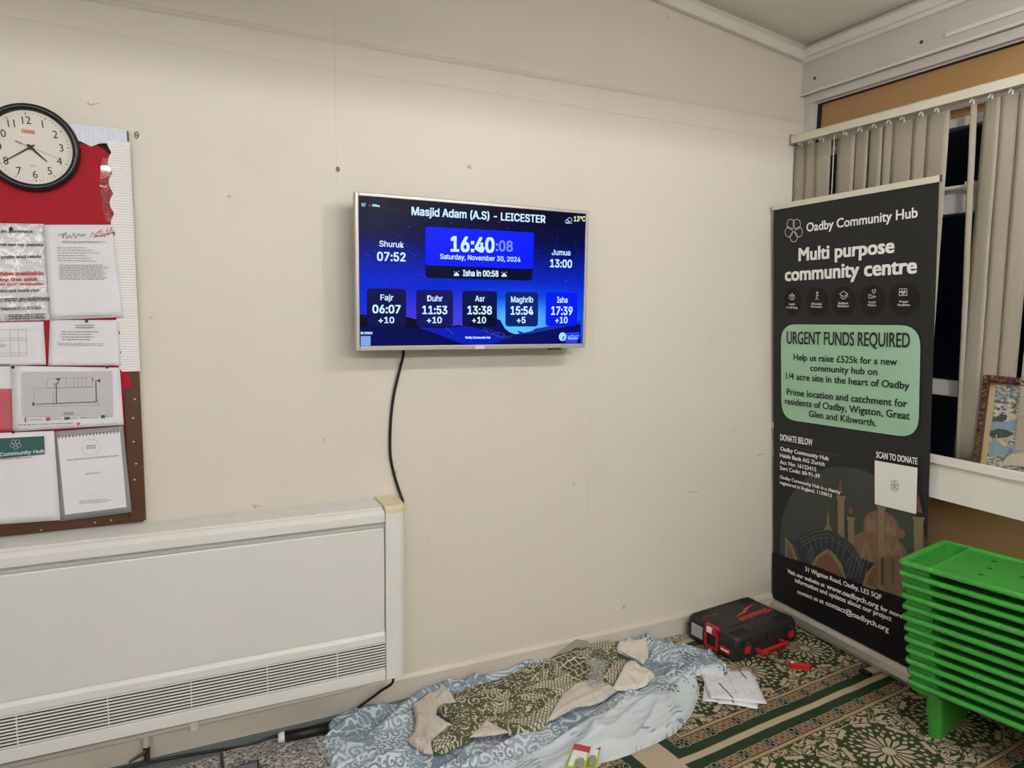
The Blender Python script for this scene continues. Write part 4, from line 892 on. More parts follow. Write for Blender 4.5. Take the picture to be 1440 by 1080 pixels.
def sp_(a_, b_): return SB.P(a_, b_, kk)
def tb(px): # banner t for a photo point
    p = SB.inv(*px); return (p-SB.c[0]).dot(-SB.upv)/((SB.c[0]-SB.c[2]).length)
t0, t1 = tb(C6(75, 466)), tb(C6(700, 690))
lowb.add([sp_(.0, t0), sp_(1.0, t0+(t1-t0)*1.02), sp_(1.0, .999), sp_(.0, .999)], [(0, 1, 2, 3)]); lowb.build('black_footer', mat('banner_black', (24, 20, 26), .6, spec=.25), sheetb)
# green panel
m = MB(); SB.rpoly(m, [(1098, 456), (1295, 457.5), (1291.5, 617), (1099, 589)], .085, 3); m.build('green_panel', mat('banner_mint', (170, 210, 182), .6, spec=.2), sheetb)
m = MB(); GT = 5
for s_, a_, b_, c_, bo in (('URGENT FUNDS REQUIRED', (178, 212), (1028, 238), 82, .02), ('Help us raise £525k for a new', (225, 325), (940, 362), 42, .02), ('community hub on', (340, 400), (803, 430), 43, .02), ('1/4 acre site in the heart of Oadby', (172, 455), (1025, 527), 42, .02), ('Prime location and catchment for', (178, 565), (1010, 652), 43, .02), ('residents of Oadby, Wigston, Great', (165, 628), (1028, 737), 43, .02), ('Glen and Kibworth.', (330, 715), (795, 783), 43, .02)):
    SB.text(m, s_, C5(*a_), C5(*b_), c_/4.907, GT, bo)
m.split('panel_lettering', mat('banner_dark_green', (26, 38, 32), .5), sheetb)
m = MB()
SB.text(m, 'Oadby Community Hub', C4(300, 450), C4(1035, 354), 12, 3, .022); SB.text(m, 'Multi purpose', C4(248, 643), C4(882, 586), 17.5, 3, .035); SB.text(m, 'community centre', C4(158, 775), C4(1030, 722), 18, 3, .035)
for i in range(5):
    a_ = math.pi/2+math.pi*2*i/5; SB.ring(m, *C4(217+34*math.cos(a_), 438+46*math.sin(a_)), 5.2, 7.0, .0022, 3, 24)
SB.text(m, 'SCAN TO DONATE', C5(795, 998), C5(1080, 1046), 8.6, 12, .03); SB.text(m, 'DONATE BELOW', C5(133, 878), C5(357, 916), 8.4, 3, .028)
SB.text(m, 'Oadby Community Hub', C5(133, 948), C5(468, 1019), 5.3, 3, .028); SB.text(m, 'Habib Bank AG Zurich', C6(90, 8), C6(303, 53), 5.2, 3, .028); SB.text(m, 'Acc No: 16122415', C6(90, 40), C6(263, 78), 5.2, 3, .028); SB.text(m, 'Sort Code: 60-91-39', C6(90, 68), C6(280, 110), 5.2, 3, .028)
SB.text(m, 'Oadby Community Hub is a charity', C6(90, 110), C6(378, 185), 4.4, 9, .028); SB.text(m, 'registered in England. 1139013', C6(90, 136), C6(336, 201), 4.4, 9, .028)
SB.text(m, '31 Wigston Road, Oadby, LE2 5QF', C6(210, 549), C6(572, 686), 6, 11, .028); SB.text(m, 'Visit our website at', C6(125, 558), C6(303, 628), 5.6, 11, .028); SB.text(m, 'www.oadbych.org', C6(312, 632), C6(558, 730), 7, 11, .028); SB.text(m, 'for more', C6(567, 734), C6(672, 776), 6.2, 11, .028)
SB.text(m, 'information and updates about our project', C6(162, 602), C6(620, 789), 6, 11, .028); SB.text(m, 'contact us at', C6(172, 655), C6(298, 706), 5.6, 11, .028); SB.text(m, 'contact@oadbych.org', C6(307, 710), C6(607, 841), 7, 11, .028)
m.split('white_lettering', WT, sheetb)
m = MB(); SB.line(m, [C5(133, 908), C5(551, 986)], .001, 3); m.build('thin_rule', mat('rule_grey', (120, 118, 116), .5), sheetb)
m = MB(); SB.poly(m, [C6(540, 25), C6(743, 60), C6(737, 280), C6(540, 232)], 10); m.build('white_square', WT, sheetb)
m = MB()
for i in range(5):
    a_ = math.pi/2+math.pi*2*i/5; SB.ring(m, *C6(634+12*math.cos(a_), 146+16*math.sin(a_)), 2.6, 3.6, .0012, 11, 16)
m.build('square_emblem', mat('emblem_grey', (60, 64, 64), .5), sheetb)
m = MB()
circ = ((210, 910, 56, 92), (372, 912, 72, 95), (545, 907, 80, 98), (733, 902, 84, 102), (945, 895, 101, 108))
for cx, cy, rx_, ry_ in circ: SB.ell(m, *C4(cx, cy), rx_/4.696, ry_/4.696, 2, 32)
m.split('icon_discs', mat('disc_dark', (38, 31, 35), .6, spec=.2), sheetb)
m = MB(); wd = .0026
def L4(*p, closed=False): SB.line(m, [C4(*q_) for q_ in p], wd, 4, closed)
L4((206, 900), (188, 890), (188, 868), (206, 880), (222, 868), (222, 890), (206, 900), (206, 856), (198, 872)); L4((206, 856), (214, 872))
SB.ell(m, *C4(372, 854), 1.5, 1.8, 4, 10); L4((372, 866), (368, 884), (378, 898)); L4((368, 884), (362, 900)); L4((362, 876), (372, 868), (382, 874))
L4((520, 862), (546, 842), (572, 860), (546, 880), closed=True); L4((530, 872), (530, 888), (546, 895), (562, 886), (562, 870)); L4((572, 860), (572, 880))
L4((746, 858), (735, 845), (735, 834), (746, 838), (757, 830), (758, 843), closed=True); L4((712, 866), (712, 886), (730, 888), (758, 880), (745, 874), (730, 876), (725, 866), closed=True)
L4((914, 850), (914, 872), (964, 870), (964, 846), closed=True); L4((939, 866), (930, 856), (934, 850), (939, 854), (945, 849), (949, 856), closed=True)
for cx in (922, 940, 957): SB.ring(m, *C4(cx, 836), 2.0, 2.2, .0024, 4, 12)
for tx in (('Health', (185, 935), (225, 935)), ('& well being', (168, 955), (242, 958)), ('Affordable', (332, 932), (404, 934)), ('Recreation', (330, 950), (405, 953)), ('Religious', (512, 928), (576, 928)), ('Education', (507, 947), (580, 948)), ('Social', (711, 922), (756, 922)), ('Welfare', (704, 942), (762, 942)), ('Prayer', (914, 918), (975, 918)), ('Facilities', (903, 940), (985, 940))):
    SB.text(m, tx[0], C4(*tx[1]), C4(*tx[2]), 2.9, 4, .03)
m.build('icon_print', WT2, sheetb, kind='stuff')

# ------------------------------------------------------------------ tool case
CSP = V((-.549, -.345, 0)); CA = rad(6.5)
TC = empty('tool_case', CSP, CA, 'black plastic tool case with red handle and latches on the carpet', 'case')
MC = Matrix.Translation(CSP) @ Matrix.Rotation(CA, 4, 'Z')
def f_blk():
    x, y, z, p = coords(); return mixc(nz(p, 6, 2), lin((38, 38, 40)), lin((32, 32, 34))), nz(p, 700, 2), .0008, .4
CB = mat('case_black', rough=.55, fn=f_blk); CRD = mat('case_red', (186, 32, 38), .4); W_, D_, H_ = .408, .292, .118
def rr(x0_, y0_, x1_, y1_, r_, z_, n_=4):
    o_ = []
    for cx, cy, a0 in ((x1_-r_, y0_+r_, -90), (x1_-r_, y1_-r_, 0), (x0_+r_, y1_-r_, 90), (x0_+r_, y0_+r_, 180)):
        for i in range(n_+1): a_ = rad(a0+90*i/n_); o_.append((cx+r_*math.cos(a_), cy+r_*math.sin(a_), z_))
    return o_
MB(MC).loft([rr(.012, .012, W_-.012, D_-.012, .02, .001), rr(.003, .004, W_-.003, D_-.004, .026, .012), rr(.0, .0, W_, D_, .028, .06)]).build('lower_shell', CB, TC)
MB(MC).loft([rr(.002, .002, W_-.002, D_-.002, .027, .0615), rr(.003, .003, W_-.003, D_-.003, .027, .098), rr(.010, .010, W_-.01, D_-.01, .026, .110), rr(.022, .022, W_-.022, D_-.022, .02, .1125)]).build('lid', CB, TC)
MB(MC).loft([rr(-.003, -.003, W_+.003, D_+.003, .03, .0575), rr(-.003, -.003, W_+.003, D_+.003, .03, .0645)]).build('seam_rim', CB, TC)
for (xa, xb, ya, yb) in ((.02, .10, .02, .022), (.31, .39, .02, .022)):
    for i in range(4): MB(MC).box((xa, .024+i*.011, .112), (xb, .030+i*.011, .1165)).build('lid_rib', CB, TC, bevel=.001)
    for i in range(4): MB(MC).box((xa, D_-.03-i*.011, .112), (xb, D_-.024-i*.011, .1165)).build('lid_rib', CB, TC, bevel=.001)
MB(MC).box((.11, .03, .1115), (.30, .085, .1145)).build('lid_plate', CB, TC, bevel=.002)
MB(MC).hexa([(.05, .09, .1115), (.36, .09, .1115), (.36, .26, .1115), (.05, .26, .1115)], [(.055, .095, .1145), (.355, .095, .1145), (.355, .255, .1145), (.055, .255, .1145)]).build('lid_plate', CB, TC)
for xx in (.045, .335):     # latches
    MB(MC).box((xx, -.011, .038), (xx+.032, .002, .070)).build('latch', CRD, TC, bevel=.003); MB(MC).box((xx-.004, -.007, .066), (xx+.036, .004, .094)).build('latch_hinge', CB, TC, bevel=.003)
    for i in (-1, 1): MB(MC).box((xx+.016+i*.026-.003, -.006, .012), (xx+.016+i*.026+.003, .002, .1)).build('front_rib', CB, TC, bevel=.001)
for i in range(6): MB(MC).box((.012+i*.004-.010, .002, .018+i*.013), (.004, -.004, .024+i*.013)).build('corner_rib', CB, TC)
MB(MC).box((.19, -.008, .05), (.215, .002, .10)).build('lid_catch', CB, TC, bevel=.002)
m = MB(MC); m.box((.112, -.048, .030), (.288, -.030, .052)); m.box((.112, -.046, .030), (.130, .0, .048)); m.box((.270, -.046, .030), (.288, .0, .048)); m.build('handle', CRD, TC, bevel=.005)
m = MB(MC); m.box((.145, -.0495, .034), (.255, -.047, .048)); m.build('handle_grip', mat('grip_dark_red', (120, 22, 26), .5), TC, bevel=.002)
# left side: red label holder, labels
def side(y0_, y1_, z0_, z1_, nm, mm, th=.003): MB(MC).box((-.002-th, y0_, z0_), (.002, y1_, z1_)).build(nm, mm, TC, bevel=.0008)
side(.10, .112, .012, .105, 'red_bracket', CRD, .004); side(.165, .177, .012, .105, 'red_bracket', CRD, .004); side(.10, .177, .078, .105, 'red_bracket', CRD, .004); side(.10, .177, .012, .022, 'red_bracket', CRD, .004)
MB(MC).box((.0, .10, .100), (.012, .177, .115)).build('red_bracket', CRD, TC)
side(.135, .165, .082, .106, 'white_sticker', WPR, .005); side(.190, .255, .030, .085, 'silver_label', mat('silver_label', (170, 172, 176), .4), .002); side(.035, .085, .028, .052, 'red_badge', CRD, .003); side(.037, .083, .036, .044, 'badge_lettering', WPR, .0036)
SL = Surf(MC @ V((W_, 0, .1152)), MC @ V((0, 0, .1152)), MC @ V((W_, D_, .1152)), MC @ V((0, D_, .1152)), .0005)
SL.upv = (MC.to_3x3() @ V((0, -1, 0))).normalized()
RPR = mat('logo_red', (214, 58, 50), .5)
C3 = lambda x, y: (930+x/5.686, 820+y/5.686)
m = MB(); SL.text(m, 'Milwaukee', C3(858, 186), C3(606, 284), 7.6, 1, .014, .5)
SL.poly(m, [C3(*p) for p in ((742, 162), (650, 212), (664, 218), (585, 275), (690, 226), (676, 218))], 1)
SL.text(m, 'HD BOX', C3(440, 238), C3(320, 270), 2.5, 1, .0); m.build('logo_print', RPR, TC)
# red battery-style clip on carpet
RC = empty('red_clip', onZ(1125, 937, 0), rad(-28), 'small red plastic block lying on the carpet before the case', 'clip')
p = onZ(1124, 940, 0); MR = Matrix.Translation(p) @ Matrix.Rotation(rad(-33), 4, 'Z')
m = MB(MR); m.box((-.042, -.014, .0), (.042, .014, .006)); m.box((-.042, -.014, .005), (-.020, .014, .026)); m.box((.026, -.014, .005), (.042, .014, .026)); m.box((-.022, .004, .005), (.028, .014, .02)); m.box((-.03, -.014, .005), (.034, -.006, .024)); m.build('clip_body', CRD, RC, bevel=.002)
MB(MR).box((.0421, -.011, .004), (.046, .011, .022)).build('black_end', BLACK, RC); MB(MR).box((-.036, -.008, .026), (-.024, .006, .0266)).build('white_mark', WPR, RC)

# ------------------------------------------------------------------ instruction sheets on the floor
def fsheet(q, z, lab, seed, pr=True):
    P = [onZ(*c, z) for c in q]; r = empty('instruction_sheet', V((sum(p.x for p in P)/4, sum(p.y for p in P)/4, 0)), 0, lab, 'paper', 'printed sheets on the carpet')
    n = 10; rn = random.Random(seed); ph = rn.random()*6; vs = []
    for j in range(n+1):
        for i in range(n+1):
            a, b = i/n, j/n; p = P[0].lerp(P[1], a).lerp(P[3].lerp(P[2], a), b); vs.append(V((p.x, p.y, z+.0025*(1+math.sin(ph+a*5+b*4))*(.2+.8*b)+.006*max(0, 1-abs(b-.45)*5)*a)))
    m = MB(); m.add(vs, [(j*(n+1)+i, (j+1)*(n+1)+i, (j+1)*(n+1)+i+1, j*(n+1)+i+1) for j in range(n) for i in range(n)])
    o = m.build('sheet', PAPER, r, smooth=True); sd = o.modifiers.new('s', 'SOLIDIFY'); sd.thickness = .0005
    if pr:
        s = Surf(P[0], P[1], P[3], P[2], .0005); m = MB(); PP = lambda a, b: P[0].lerp(P[1], a).lerp(P[3].lerp(P[2], a), b)
        def z_at(a, b): return V((0, 0, .0025*(1+math.sin(ph+a*5+b*4))*(.2+.8*b)+.006*max(0, 1-abs(b-.45)*5)*a+.0008))
        def ln(pts, wd): 
            for (a0, b0), (a1, b1) in zip(pts, pts[1:]):
                k = 6; s.wline(m, [PP(a0+(a1-a0)*t/k, b0+(b1-b0)*t/k)+z_at(a0+(a1-a0)*t/k, b0+(b1-b0)*t/k) for t in range(k+1)], wd)
        ln([(.05, .5), (.95, .5)], .0006); ln([(.5, .05), (.5, .95)], .0006)
        for cx, cy in ((.2, .25), (.7, .2), (.2, .75), (.75, .7), (.45, .72), (.9, .85), (.45, .3)):
            w1 = rn.uniform(.05, .1); h1 = rn.uniform(.04, .09); ln([(cx-w1, cy-h1), (cx+w1, cy-h1), (cx+w1*.8, cy+h1), (cx-w1, cy+h1), (cx-w1, cy-h1)], .0008)
            ln([(cx-w1*1.3, cy+h1*1.4), (cx+w1, cy+h1*1.4)], .0006); ln([(cx+w1*1.2, cy), (cx+w1*1.5, cy+.04)], .002)
        m.build('diagram_print', GREYINK, r); m = MB(); ln([(.27, .45), (.40, .95)], .005); ln([(.78, .02), (.84, .32)], .005); m.build('black_bars', INK, r)
fsheet([(992, 945), (1060, 946), (1066, 996), (988, 986)], .002, 'lowest white sheet, its left edge showing under the others', 3, False)
fsheet([(995, 945), (1063, 949), (1066, 997), (1010, 990)], .006, 'middle white sheet sticking out below the printed one', 7)
fsheet([(985, 945), (1054, 941), (1079, 990), (1000, 983)], .010, 'topmost instruction sheet with line drawings beside the blue cloth', 11)

# ------------------------------------------------------------------ stack of green low tables
def f_grn():
    x, y, z, p = coords(); return mixc(nz(p, 5, 3), lin((66, 160, 62)), lin((58, 150, 54))), nz(p, 40, 2), .0008, .3
GRNP = mat('green_plastic', rough=.33, fn=f_grn, spec=.5); HOLE = mat('hole_dark', (14, 50, 20), .7)
TW, TL_, THT = .375, .62, .205    # short side (local x), long side (local -y), rim height
def make_table():
    r = empty('low_table', (0, 0, 0), 0)
    r['category'] = 'table'
    h = THT; t = .030
    # rim + tray: outer wall down, lip, tray recessed
    def rl(x0_, y0_, x1_, y1_, rad_, z_): return rr(x0_, y0_, x1_, y1_, rad_, z_, 5)
    m = MB(); o = lambda g, z_, r_=.022: rl(g, -TL_+g, TW-g, -g, max(r_-g, .004), z_)
    m.loft([o(.006, h-.018), o(.0, h-.017), o(-.0005, h-.010), o(.002, h-.002), o(.008, h), o(.015, h), o(.019, h-.003), o(.021, h-.010), o(.023, h-.011)], cap=False)
    m.build('rim', GRNP, r, smooth=True)
    g = .022; py = -.100
    # main tray surface with pen trough cut out
    m = MB(); m.box((g, -TL_+g, h-.016), (TW-g, py, h-.0105)); m.build('table_top', GRNP, r)
    m = MB(); m.box((g-.001, -.020, h-.04), (TW-g+.001, -.016, h-.004)); m.box((g-.001, py+.001, h-.04), (TW-g+.001, py+.005, h-.006)); m.box((g-.001, py, h-.04), (TW-g+.001, -.018, h-.036)); m.box((g-.003, py, h-.04), (g, -.018, h-.004)); m.box((TW-g, py, h-.04), (TW-g+.003, -.018, h-.004)); m.build('pen_trough', GRNP, r)
    m = MB(); m.loft([rl(g, py-.006, TW-g, py+.007, .005, h-.011), rl(g, py-.003, TW-g, py+.004, .003, h-.0035)]); m.build('divider_ridge', GRNP, r, smooth=False)
    for (x_, y_) in ((.11, -.22), (.20, -.215), (.29, -.20), (.115, -.42), (.29, -.40), (.2, -.31), (.12, -.54), (.29, -.53)):
        m = MB(); m.loft([[(x_+q_*math.cos(2*math.pi*i/12), y_+q_*math.sin(2*math.pi*i/12), h-.0102) for i in range(12)] for q_ in (.0085, .0001)], cap=False); m.build('drain_hole', HOLE, r)
    # two panel legs, hollow nesting, tapered
    for (ya, s_) in ((-.055, 1), (-TL_+.055, -1)):
        m = MB(); th = .055
        def lp(z_, k): a_ = .030+.030*k; return rl(a_, min(ya, ya-s_*th)+.006*k, TW-a_, max(ya, ya-s_*th)-.006*k, .018, z_)
        m.loft([lp(0, 1), lp(h*.5, .5), lp(h-.041, 0)], cap=True); m.build('leg', GRNP, r, smooth=False, bevel=.002)
    for q_ in (.05, TW-.08):
        for ya in (-.036, -TL_+.046):
            MB().box((q_, ya-.012, h-.062), (q_+.026, ya+.010, h-.0405)).build('stacking_stud', GRNP, r, bevel=.004)
    return r
proto = make_table()
kids = list(proto.children)
TANG = rad(12); c_lo = onZ(1273, 954, .205+.0); c_hi = onZ(1261, 786, .645)
NT = 12; pitch = (.645-.205)/(NT-1)
order = ['bottom', 'second from the bottom', 'third from the bottom', 'fourth from the bottom', 'fifth from the bottom', 'sixth from the bottom', 'sixth from the top', 'fifth from the top', 'fourth from the top', 'third from the top', 'second from the top', 'top']
offs = [0, .001, -.001, .001, 0, .001, -.0015, .001, 0, .001, -.001, 0]
for k in range(NT):
    if k == 0: r = proto; ch = kids
    else:
        r = proto.copy(); sc.collection.objects.link(r)
        for c in kids:
            # legs of upper tables nest inside; only the lowest table's legs show whole
            d_ = c.copy(); sc.collection.objects.link(d_); d_.parent = r
    t = k/(NT-1); P_ = c_lo.lerp(c_hi, t)
    r.location = (P_.x+offs[k], P_.y-offs[k], k*pitch); r.rotation_euler = (0, 0, TANG+offs[k]*4)
    r['label'] = ('bare green low table on the very top of the green stack' if k == NT-1 else 'green low table standing on the carpet, bottom of the stack' if k == 0 else 'green low table in the stack, %s' % order[k]); r['category'] = 'table'; r['group'] = 'stacked green low tables'

# ------------------------------------------------------------------ cloths on the floor
def sdf_poly(X, Y, P):
    P = np.array(P); n = len(P); d = np.full(X.shape, 1e9); inside = np.zeros(X.shape, bool)
    for i in range(n):
        a = P[i]; b = P[(i+1) % n]; e = b-a; wx = X-a[0]; wy = Y-a[1]
        t = np.clip((wx*e[0]+wy*e[1])/(e@e+1e-12), 0, 1); d = np.minimum(d, np.hypot(wx-e[0]*t, wy-e[1]*t))
        c = (a[1] <= Y) != (b[1] <= Y)
        with np.errstate(divide='ignore', invalid='ignore'): xi = a[0]+(Y-a[1])*e[0]/e[1]
        inside ^= (c & (X < xi))
    return np.where(inside, d, -d)
def heap(name, pix, zl, base, hfun, m_, step=.006, rise=.02, **kw):
    P = [tuple(onZ(x, y, zl).xy) for x, y in pix]
    xs = [p[0] for p in P]; ys = [p[1] for p in P]; x0_, x1_, y0_, y1_ = min(xs), max(xs), min(ys), max(ys)
    nx = int((x1_-x0_)/step)+2; ny = int((y1_-y0_)/step)+2
    gx = np.linspace(x0_, x1_, nx); gy = np.linspace(y0_, y1_, ny); X, Y = np.meshgrid(gx, gy); D = sdf_poly(X, Y, P)
    # snap near-boundary verts to the boundary by gradient
    gyd, gxd = np.gradient(D, gy, gx); gl = np.hypot(gxd, gyd)+1e-9
    near = (D < 0) & (D > -step*1.5); X = np.where(near, X-D*gxd/gl, X); Y = np.where(near, Y-D*gyd/gl, Y); D2 = np.where(near, 0, D)
    keep = D2 >= 0
    edge = np.clip(D2/rise, 0, 1); prof = np.sqrt(1-(1-edge)**2)
    vid = -np.ones(D.shape, int); vs = []
    for j in range(ny):
        for i in range(nx):
            if keep[j, i]:
                x_, y_ = X[j, i], Y[j, i]; b_ = base(x_, y_) if callable(base) else base
                z_ = b_+(hfun(x_, y_, D2[j, i])+.0)*prof[j, i]+.0015; vid[j, i] = len(vs); vs.append((x_, y_, z_))
    fs = []
    for j in range(ny-1):
        for i in range(nx-1):
            q_ = [vid[j, i], vid[j, i+1], vid[j+1, i+1], vid[j+1, i]]; q2 = [a for a in q_ if a >= 0]
            if len(q2) >= 3: fs.append(q2)
    mb = MB(); mb.add(vs, fs); return mb.build(name, m_, smooth=True, **kw)
def ridg(x, y, sx_, sy_, ang, off=0):
    c_, s_ = math.cos(ang), math.sin(ang); u1, v1 = x*c_+y*s_, -x*s_+y*c_
    return 1-abs(noise.noise(V((u1*sx_+off, v1*sy_, off*.7))))*2
gp = [(638, 973), (660, 966), (700, 954), (717, 945), (760, 931), (795, 916), (828, 901), (850, 901), (872, 904), (912, 903), (918, 925), (922, 945), (892, 966), (859, 966), (842, 982), (800, 1000), (780, 1008), (740, 1028), (704, 1030), (668, 1034), (640, 1047), (608, 1056), (575, 1038), (582, 990), (612, 972)]
SCP = [tuple(onZ(x, y, .04).xy) for x, y in gp]
def sd1(x, y):
    d = 9; ins = False; n = len(SCP)
    for i in range(n):
        ax, ay = SCP[i]; bx, by = SCP[(i+1) % n]; ex, ey = bx-ax, by-ay; wx, wy = x-ax, y-ay
        t = max(0, min(1, (wx*ex+wy*ey)/(ex*ex+ey*ey))); d = min(d, math.hypot(wx-ex*t, wy-ey*t))
        if (ay <= y) != (by <= y) and x < ax+(y-ay)*ex/ey: ins = not ins
    return -d if ins else d
def h_blue(x, y, D):
    q = max(0, min(1, (sd1(x, y)+.02)/.06)); return .012+(h_blue0(x, y, D)-.012)*(.2+.8*q)
def h_blue0(x, y, D):
    a = ridg(x, y, 1.3, 6.5, rad(16), 1.3); b = ridg(x, y, 3, 13, rad(34), 5.1); c_ = ridg(x, y, 4, 20, rad(4), 8.0)
    k = .5+.5*noise.noise(V((x*2.2, y*3, 2)))
    return .012+.034*max(a, 0)**2*(.4+k)+.022*max(b, 0)**3+.006*max(c_, 0)**4
def swirl(vec, sc1, lines, seed):
    n_ = nz(vec, sc1, 1.2, .5, 1.6); return ab(fr(n_*lines+seed)-.5)
def spiral(vec, sc_, turns, seed=0.0):
    n = N.t.nodes.new('ShaderNodeTexVoronoi'); N.t.links.new(vec.k, n.inputs['Vector']); n.inputs['Scale'].default_value = sc_; n.inputs['Randomness'].default_value = .75
    d = N.t.nodes.new('ShaderNodeVectorMath'); d.operation = 'SUBTRACT'; N.t.links.new(vec.k, d.inputs[0]); N.t.links.new(n.outputs['Position'], d.inputs[1])
    sp = N.t.nodes.new('ShaderNodeSeparateXYZ'); N.t.links.new(d.outputs[0], sp.inputs[0]); a, b = N(sp.outputs[0]), N(sp.outputs[1])
    r = sq(a*a+b*b); return ab(fr(r*(sc_*turns)+at2(b, a)/(2*math.pi)+seed)-.5), r*sc_
def f_blue():
    x, y, z, p = coords(); q_ = comb(x+.03*(nz(p, 6)-.5), y, z*1.2)
    s1 = swirl(q_, 8.0, 4.0, .1); s2 = swirl(comb(x+5.0, y, z), 11.0, 5.0, .3)
    u_ = x*.96+y*.28
    PB = lin((208, 217, 222)); DB = lin((128, 146, 162)); MB_ = lin((152, 168, 182)); NV = lin((84, 108, 126))
    dist = y-(x*.29+.255*0)                 # band coordinate across the cloth
    bandn = (y-x*.22)+(nz(p, 3.0, 1)-.5)*.12
    wq = comb(x+.012*nz(p, 18, 1), y+.012*nz(comb(x+3.0, y, z), 18, 1), 0.0)
    sp1, r1 = spiral(wq, 19.0, 2.6); sp2, r2_ = spiral(wq, 30.0, 2.2)
    patt = mixc((sp1 > .27), MB_, PB); patt = mixc((r1 > .62), patt, mixc((s1 > .30), MB_, PB))
    stripes = (sn((y-x*.3+(nz(p, 5, 1)-.5)*.10)*420.0) > .1)
    pat2 = mixc(stripes, PB, MB_); pat3 = mixc((sp2 > .25), DB, PB)
    c = patt
    sel = ss(nz(comb(x*1.0+2.0, y*1.6, 0.0), 5.5, 1), .50, .51)
    c = mixc(sel*(nz(p, 6, 1) > .5), c, pat2); c = mixc((nz(comb(x+11.0, y, 0.0), 6, 1) > .55), c, pat3)
    deep = ss(nz(comb(x+7.0, y, 0.0), 4.2, 1), .58, .60); c = mixc(deep*.9, c, mixc((s2 > .38), DB, PB))
    outer = 1.0-ss(bandn, -.20, -.17)       # plain pale hem towards the camera
    c = mixc(outer, c, PB)
    hemn = (sn((y-x*.27)*300.0+nz(p, 6, 1)*9.0) > .55)*ss(nz(p, 5.0, 1), .50, .52); c = mixc(hemn*outer*ss(nz(comb(x, y, 4.0), 7, 1), .56, .58)*.8, c, DB)
    rightp = ss(x, -1.02, -.98)*ss(nz(comb(x, y, 3.0), 9, 1), .52, .55); c = mixc(rightp*(sp1 > .32)*.9, c, NV)
    return c, nz(p, 30, 3), .004, .4
BLUE = mat('pale_blue_printed_cloth', rough=.85, fn=f_blue, spec=.15)
bluepx = [(453, 1040), (456, 1020), (466, 1008), (482, 1000), (500, 992), (530, 990), (560, 986), (590, 975), (640, 960), (700, 945), (770, 925), (840, 905), (880, 901), (912, 899), (922, 900), (945, 905), (972, 906), (998, 912), (1012, 924), (1028, 940), (1018, 950), (1002, 946), (978, 944), (980, 955), (984, 968), (979, 985), (972, 1000), (962, 1012), (948, 1026), (920, 1040), (884, 1055), (862, 1062), (845, 1066), (834, 1080), (820, 1110), (700, 1150), (560, 1160), (468, 1150), (466, 1090), (462, 1062), (452, 1052)]
heap('bed_sheet', bluepx, .02, 0.0, h_blue, BLUE, rise=.03, label='crumpled pale blue printed cloth spread on the floor by the wall', cat='cloth')
def h_green(x, y, D):
    return .012+.012*max(ridg(x, y, 3, 14, rad(15), 3), 0)**2+.008*max(ridg(x, y, 12, 9, rad(60), 9), 0)**3
def f_green():
    x, y, z, p = coords()
    c0, s0 = math.cos(rad(14)), math.sin(rad(14)); u_ = x*c0+y*s0; v_ = y*c0-x*s0
    OL = lin((84, 88, 62)); CR_ = lin((206, 198, 184))
    wb = (nz(p, 10, 1)-.5)*.05
    s1 = swirl(comb(x, y, z), 11.0, 5.0, .2); s2 = swirl(comb(x+4.0, y, z), 17.0, 5.0, .0)
    net = mx((ab(fr((u_+v_+wb)*58.0)-.5) > .38), (ab(fr((u_-v_+wb*.6)*58.0)-.5) > .38))      # fine net
    net2 = mx((ab(fr((u_+wb)*34.0)-.5) > .41), (ab(fr((v_+wb)*34.0)-.5) > .41))
    dots = (vor(comb(u_, v_, 0.0), 75) < .3)
    z1 = ss(nz(comb(x+1.7, y, 0.0), 6.0, 1), .48, .49); z2 = ss(nz(comb(x+9.2, y, 0.0), 5.0, 1), .52, .53)
    so, ro = spiral(comb(x, y, 0.0), 24.0, 2.4, .2)
    c = mixc((so > .33)*(ro < .6), OL, CR_); c = mixc((nz(comb(x+6.0, y, 0.0), 9, 1) > .56), c, mixc(net, CR_, OL))
    c = mixc(z1, c, mixc(net, CR_, OL)); c = mixc(z2, c, mixc(mx((s2 > .42), dots), OL, CR_))
    nv = ss(x, -1.30, -1.28)*(1.0-ss(x, -1.17, -1.15)); c = mixc(nv, c, mixc(net2, OL, CR_))
    return mixc(nz(p, 20, 2)*.3, c, lin((120, 116, 90))), nz(p, 30, 3), .003, .4
OLIV = mat('olive_printed_cloth', rough=.9, fn=f_green, spec=.1)
def f_beige():
    x, y, z, p = coords(); s1 = swirl(p, 10.0, 4.0, .1); return mixc((s1 > .44)*.45, lin((208, 200, 190)), lin((170, 166, 158))), nz(p, 20, 3), .004, .4
BEIG = mat('beige_cloth_lining', rough=.9, fn=f_beige, spec=.1); WHC = mat('white_cloth_lining', rough=.9, fn=f_plain((232, 226, 216), (214, 206, 194), 12, 26, .006, .5), spec=.1)
gp = [(638, 973), (660, 966), (700, 954), (717, 945), (760, 931), (795, 916), (828, 901), (850, 901), (872, 904), (874, 912), (866, 918), (880, 930), (876, 942), (868, 952), (859, 966), (842, 968), (820, 962), (800, 970), (787, 984), (780, 996), (774, 1008), (760, 1022), (740, 1028), (718, 1030), (704, 1028), (694, 1018), (684, 1020), (668, 1034), (640, 1047), (622, 1055), (608, 1050), (606, 1040), (620, 1026), (640, 1018), (628, 1006), (614, 994), (622, 988), (640, 988)]
gz = .05
OC = empty('printed_scarf', onZ(740, 980, .03), 0, 'olive green and cream printed cloth lying bunched on the pale blue cloth', 'cloth')
o = heap('olive_side', gp, gz, .034, h_green, OLIV, rise=.016); 
def adopt(o, par): o.data.transform(WM[par.name].inverted()); o.parent = par
adopt(o, OC)
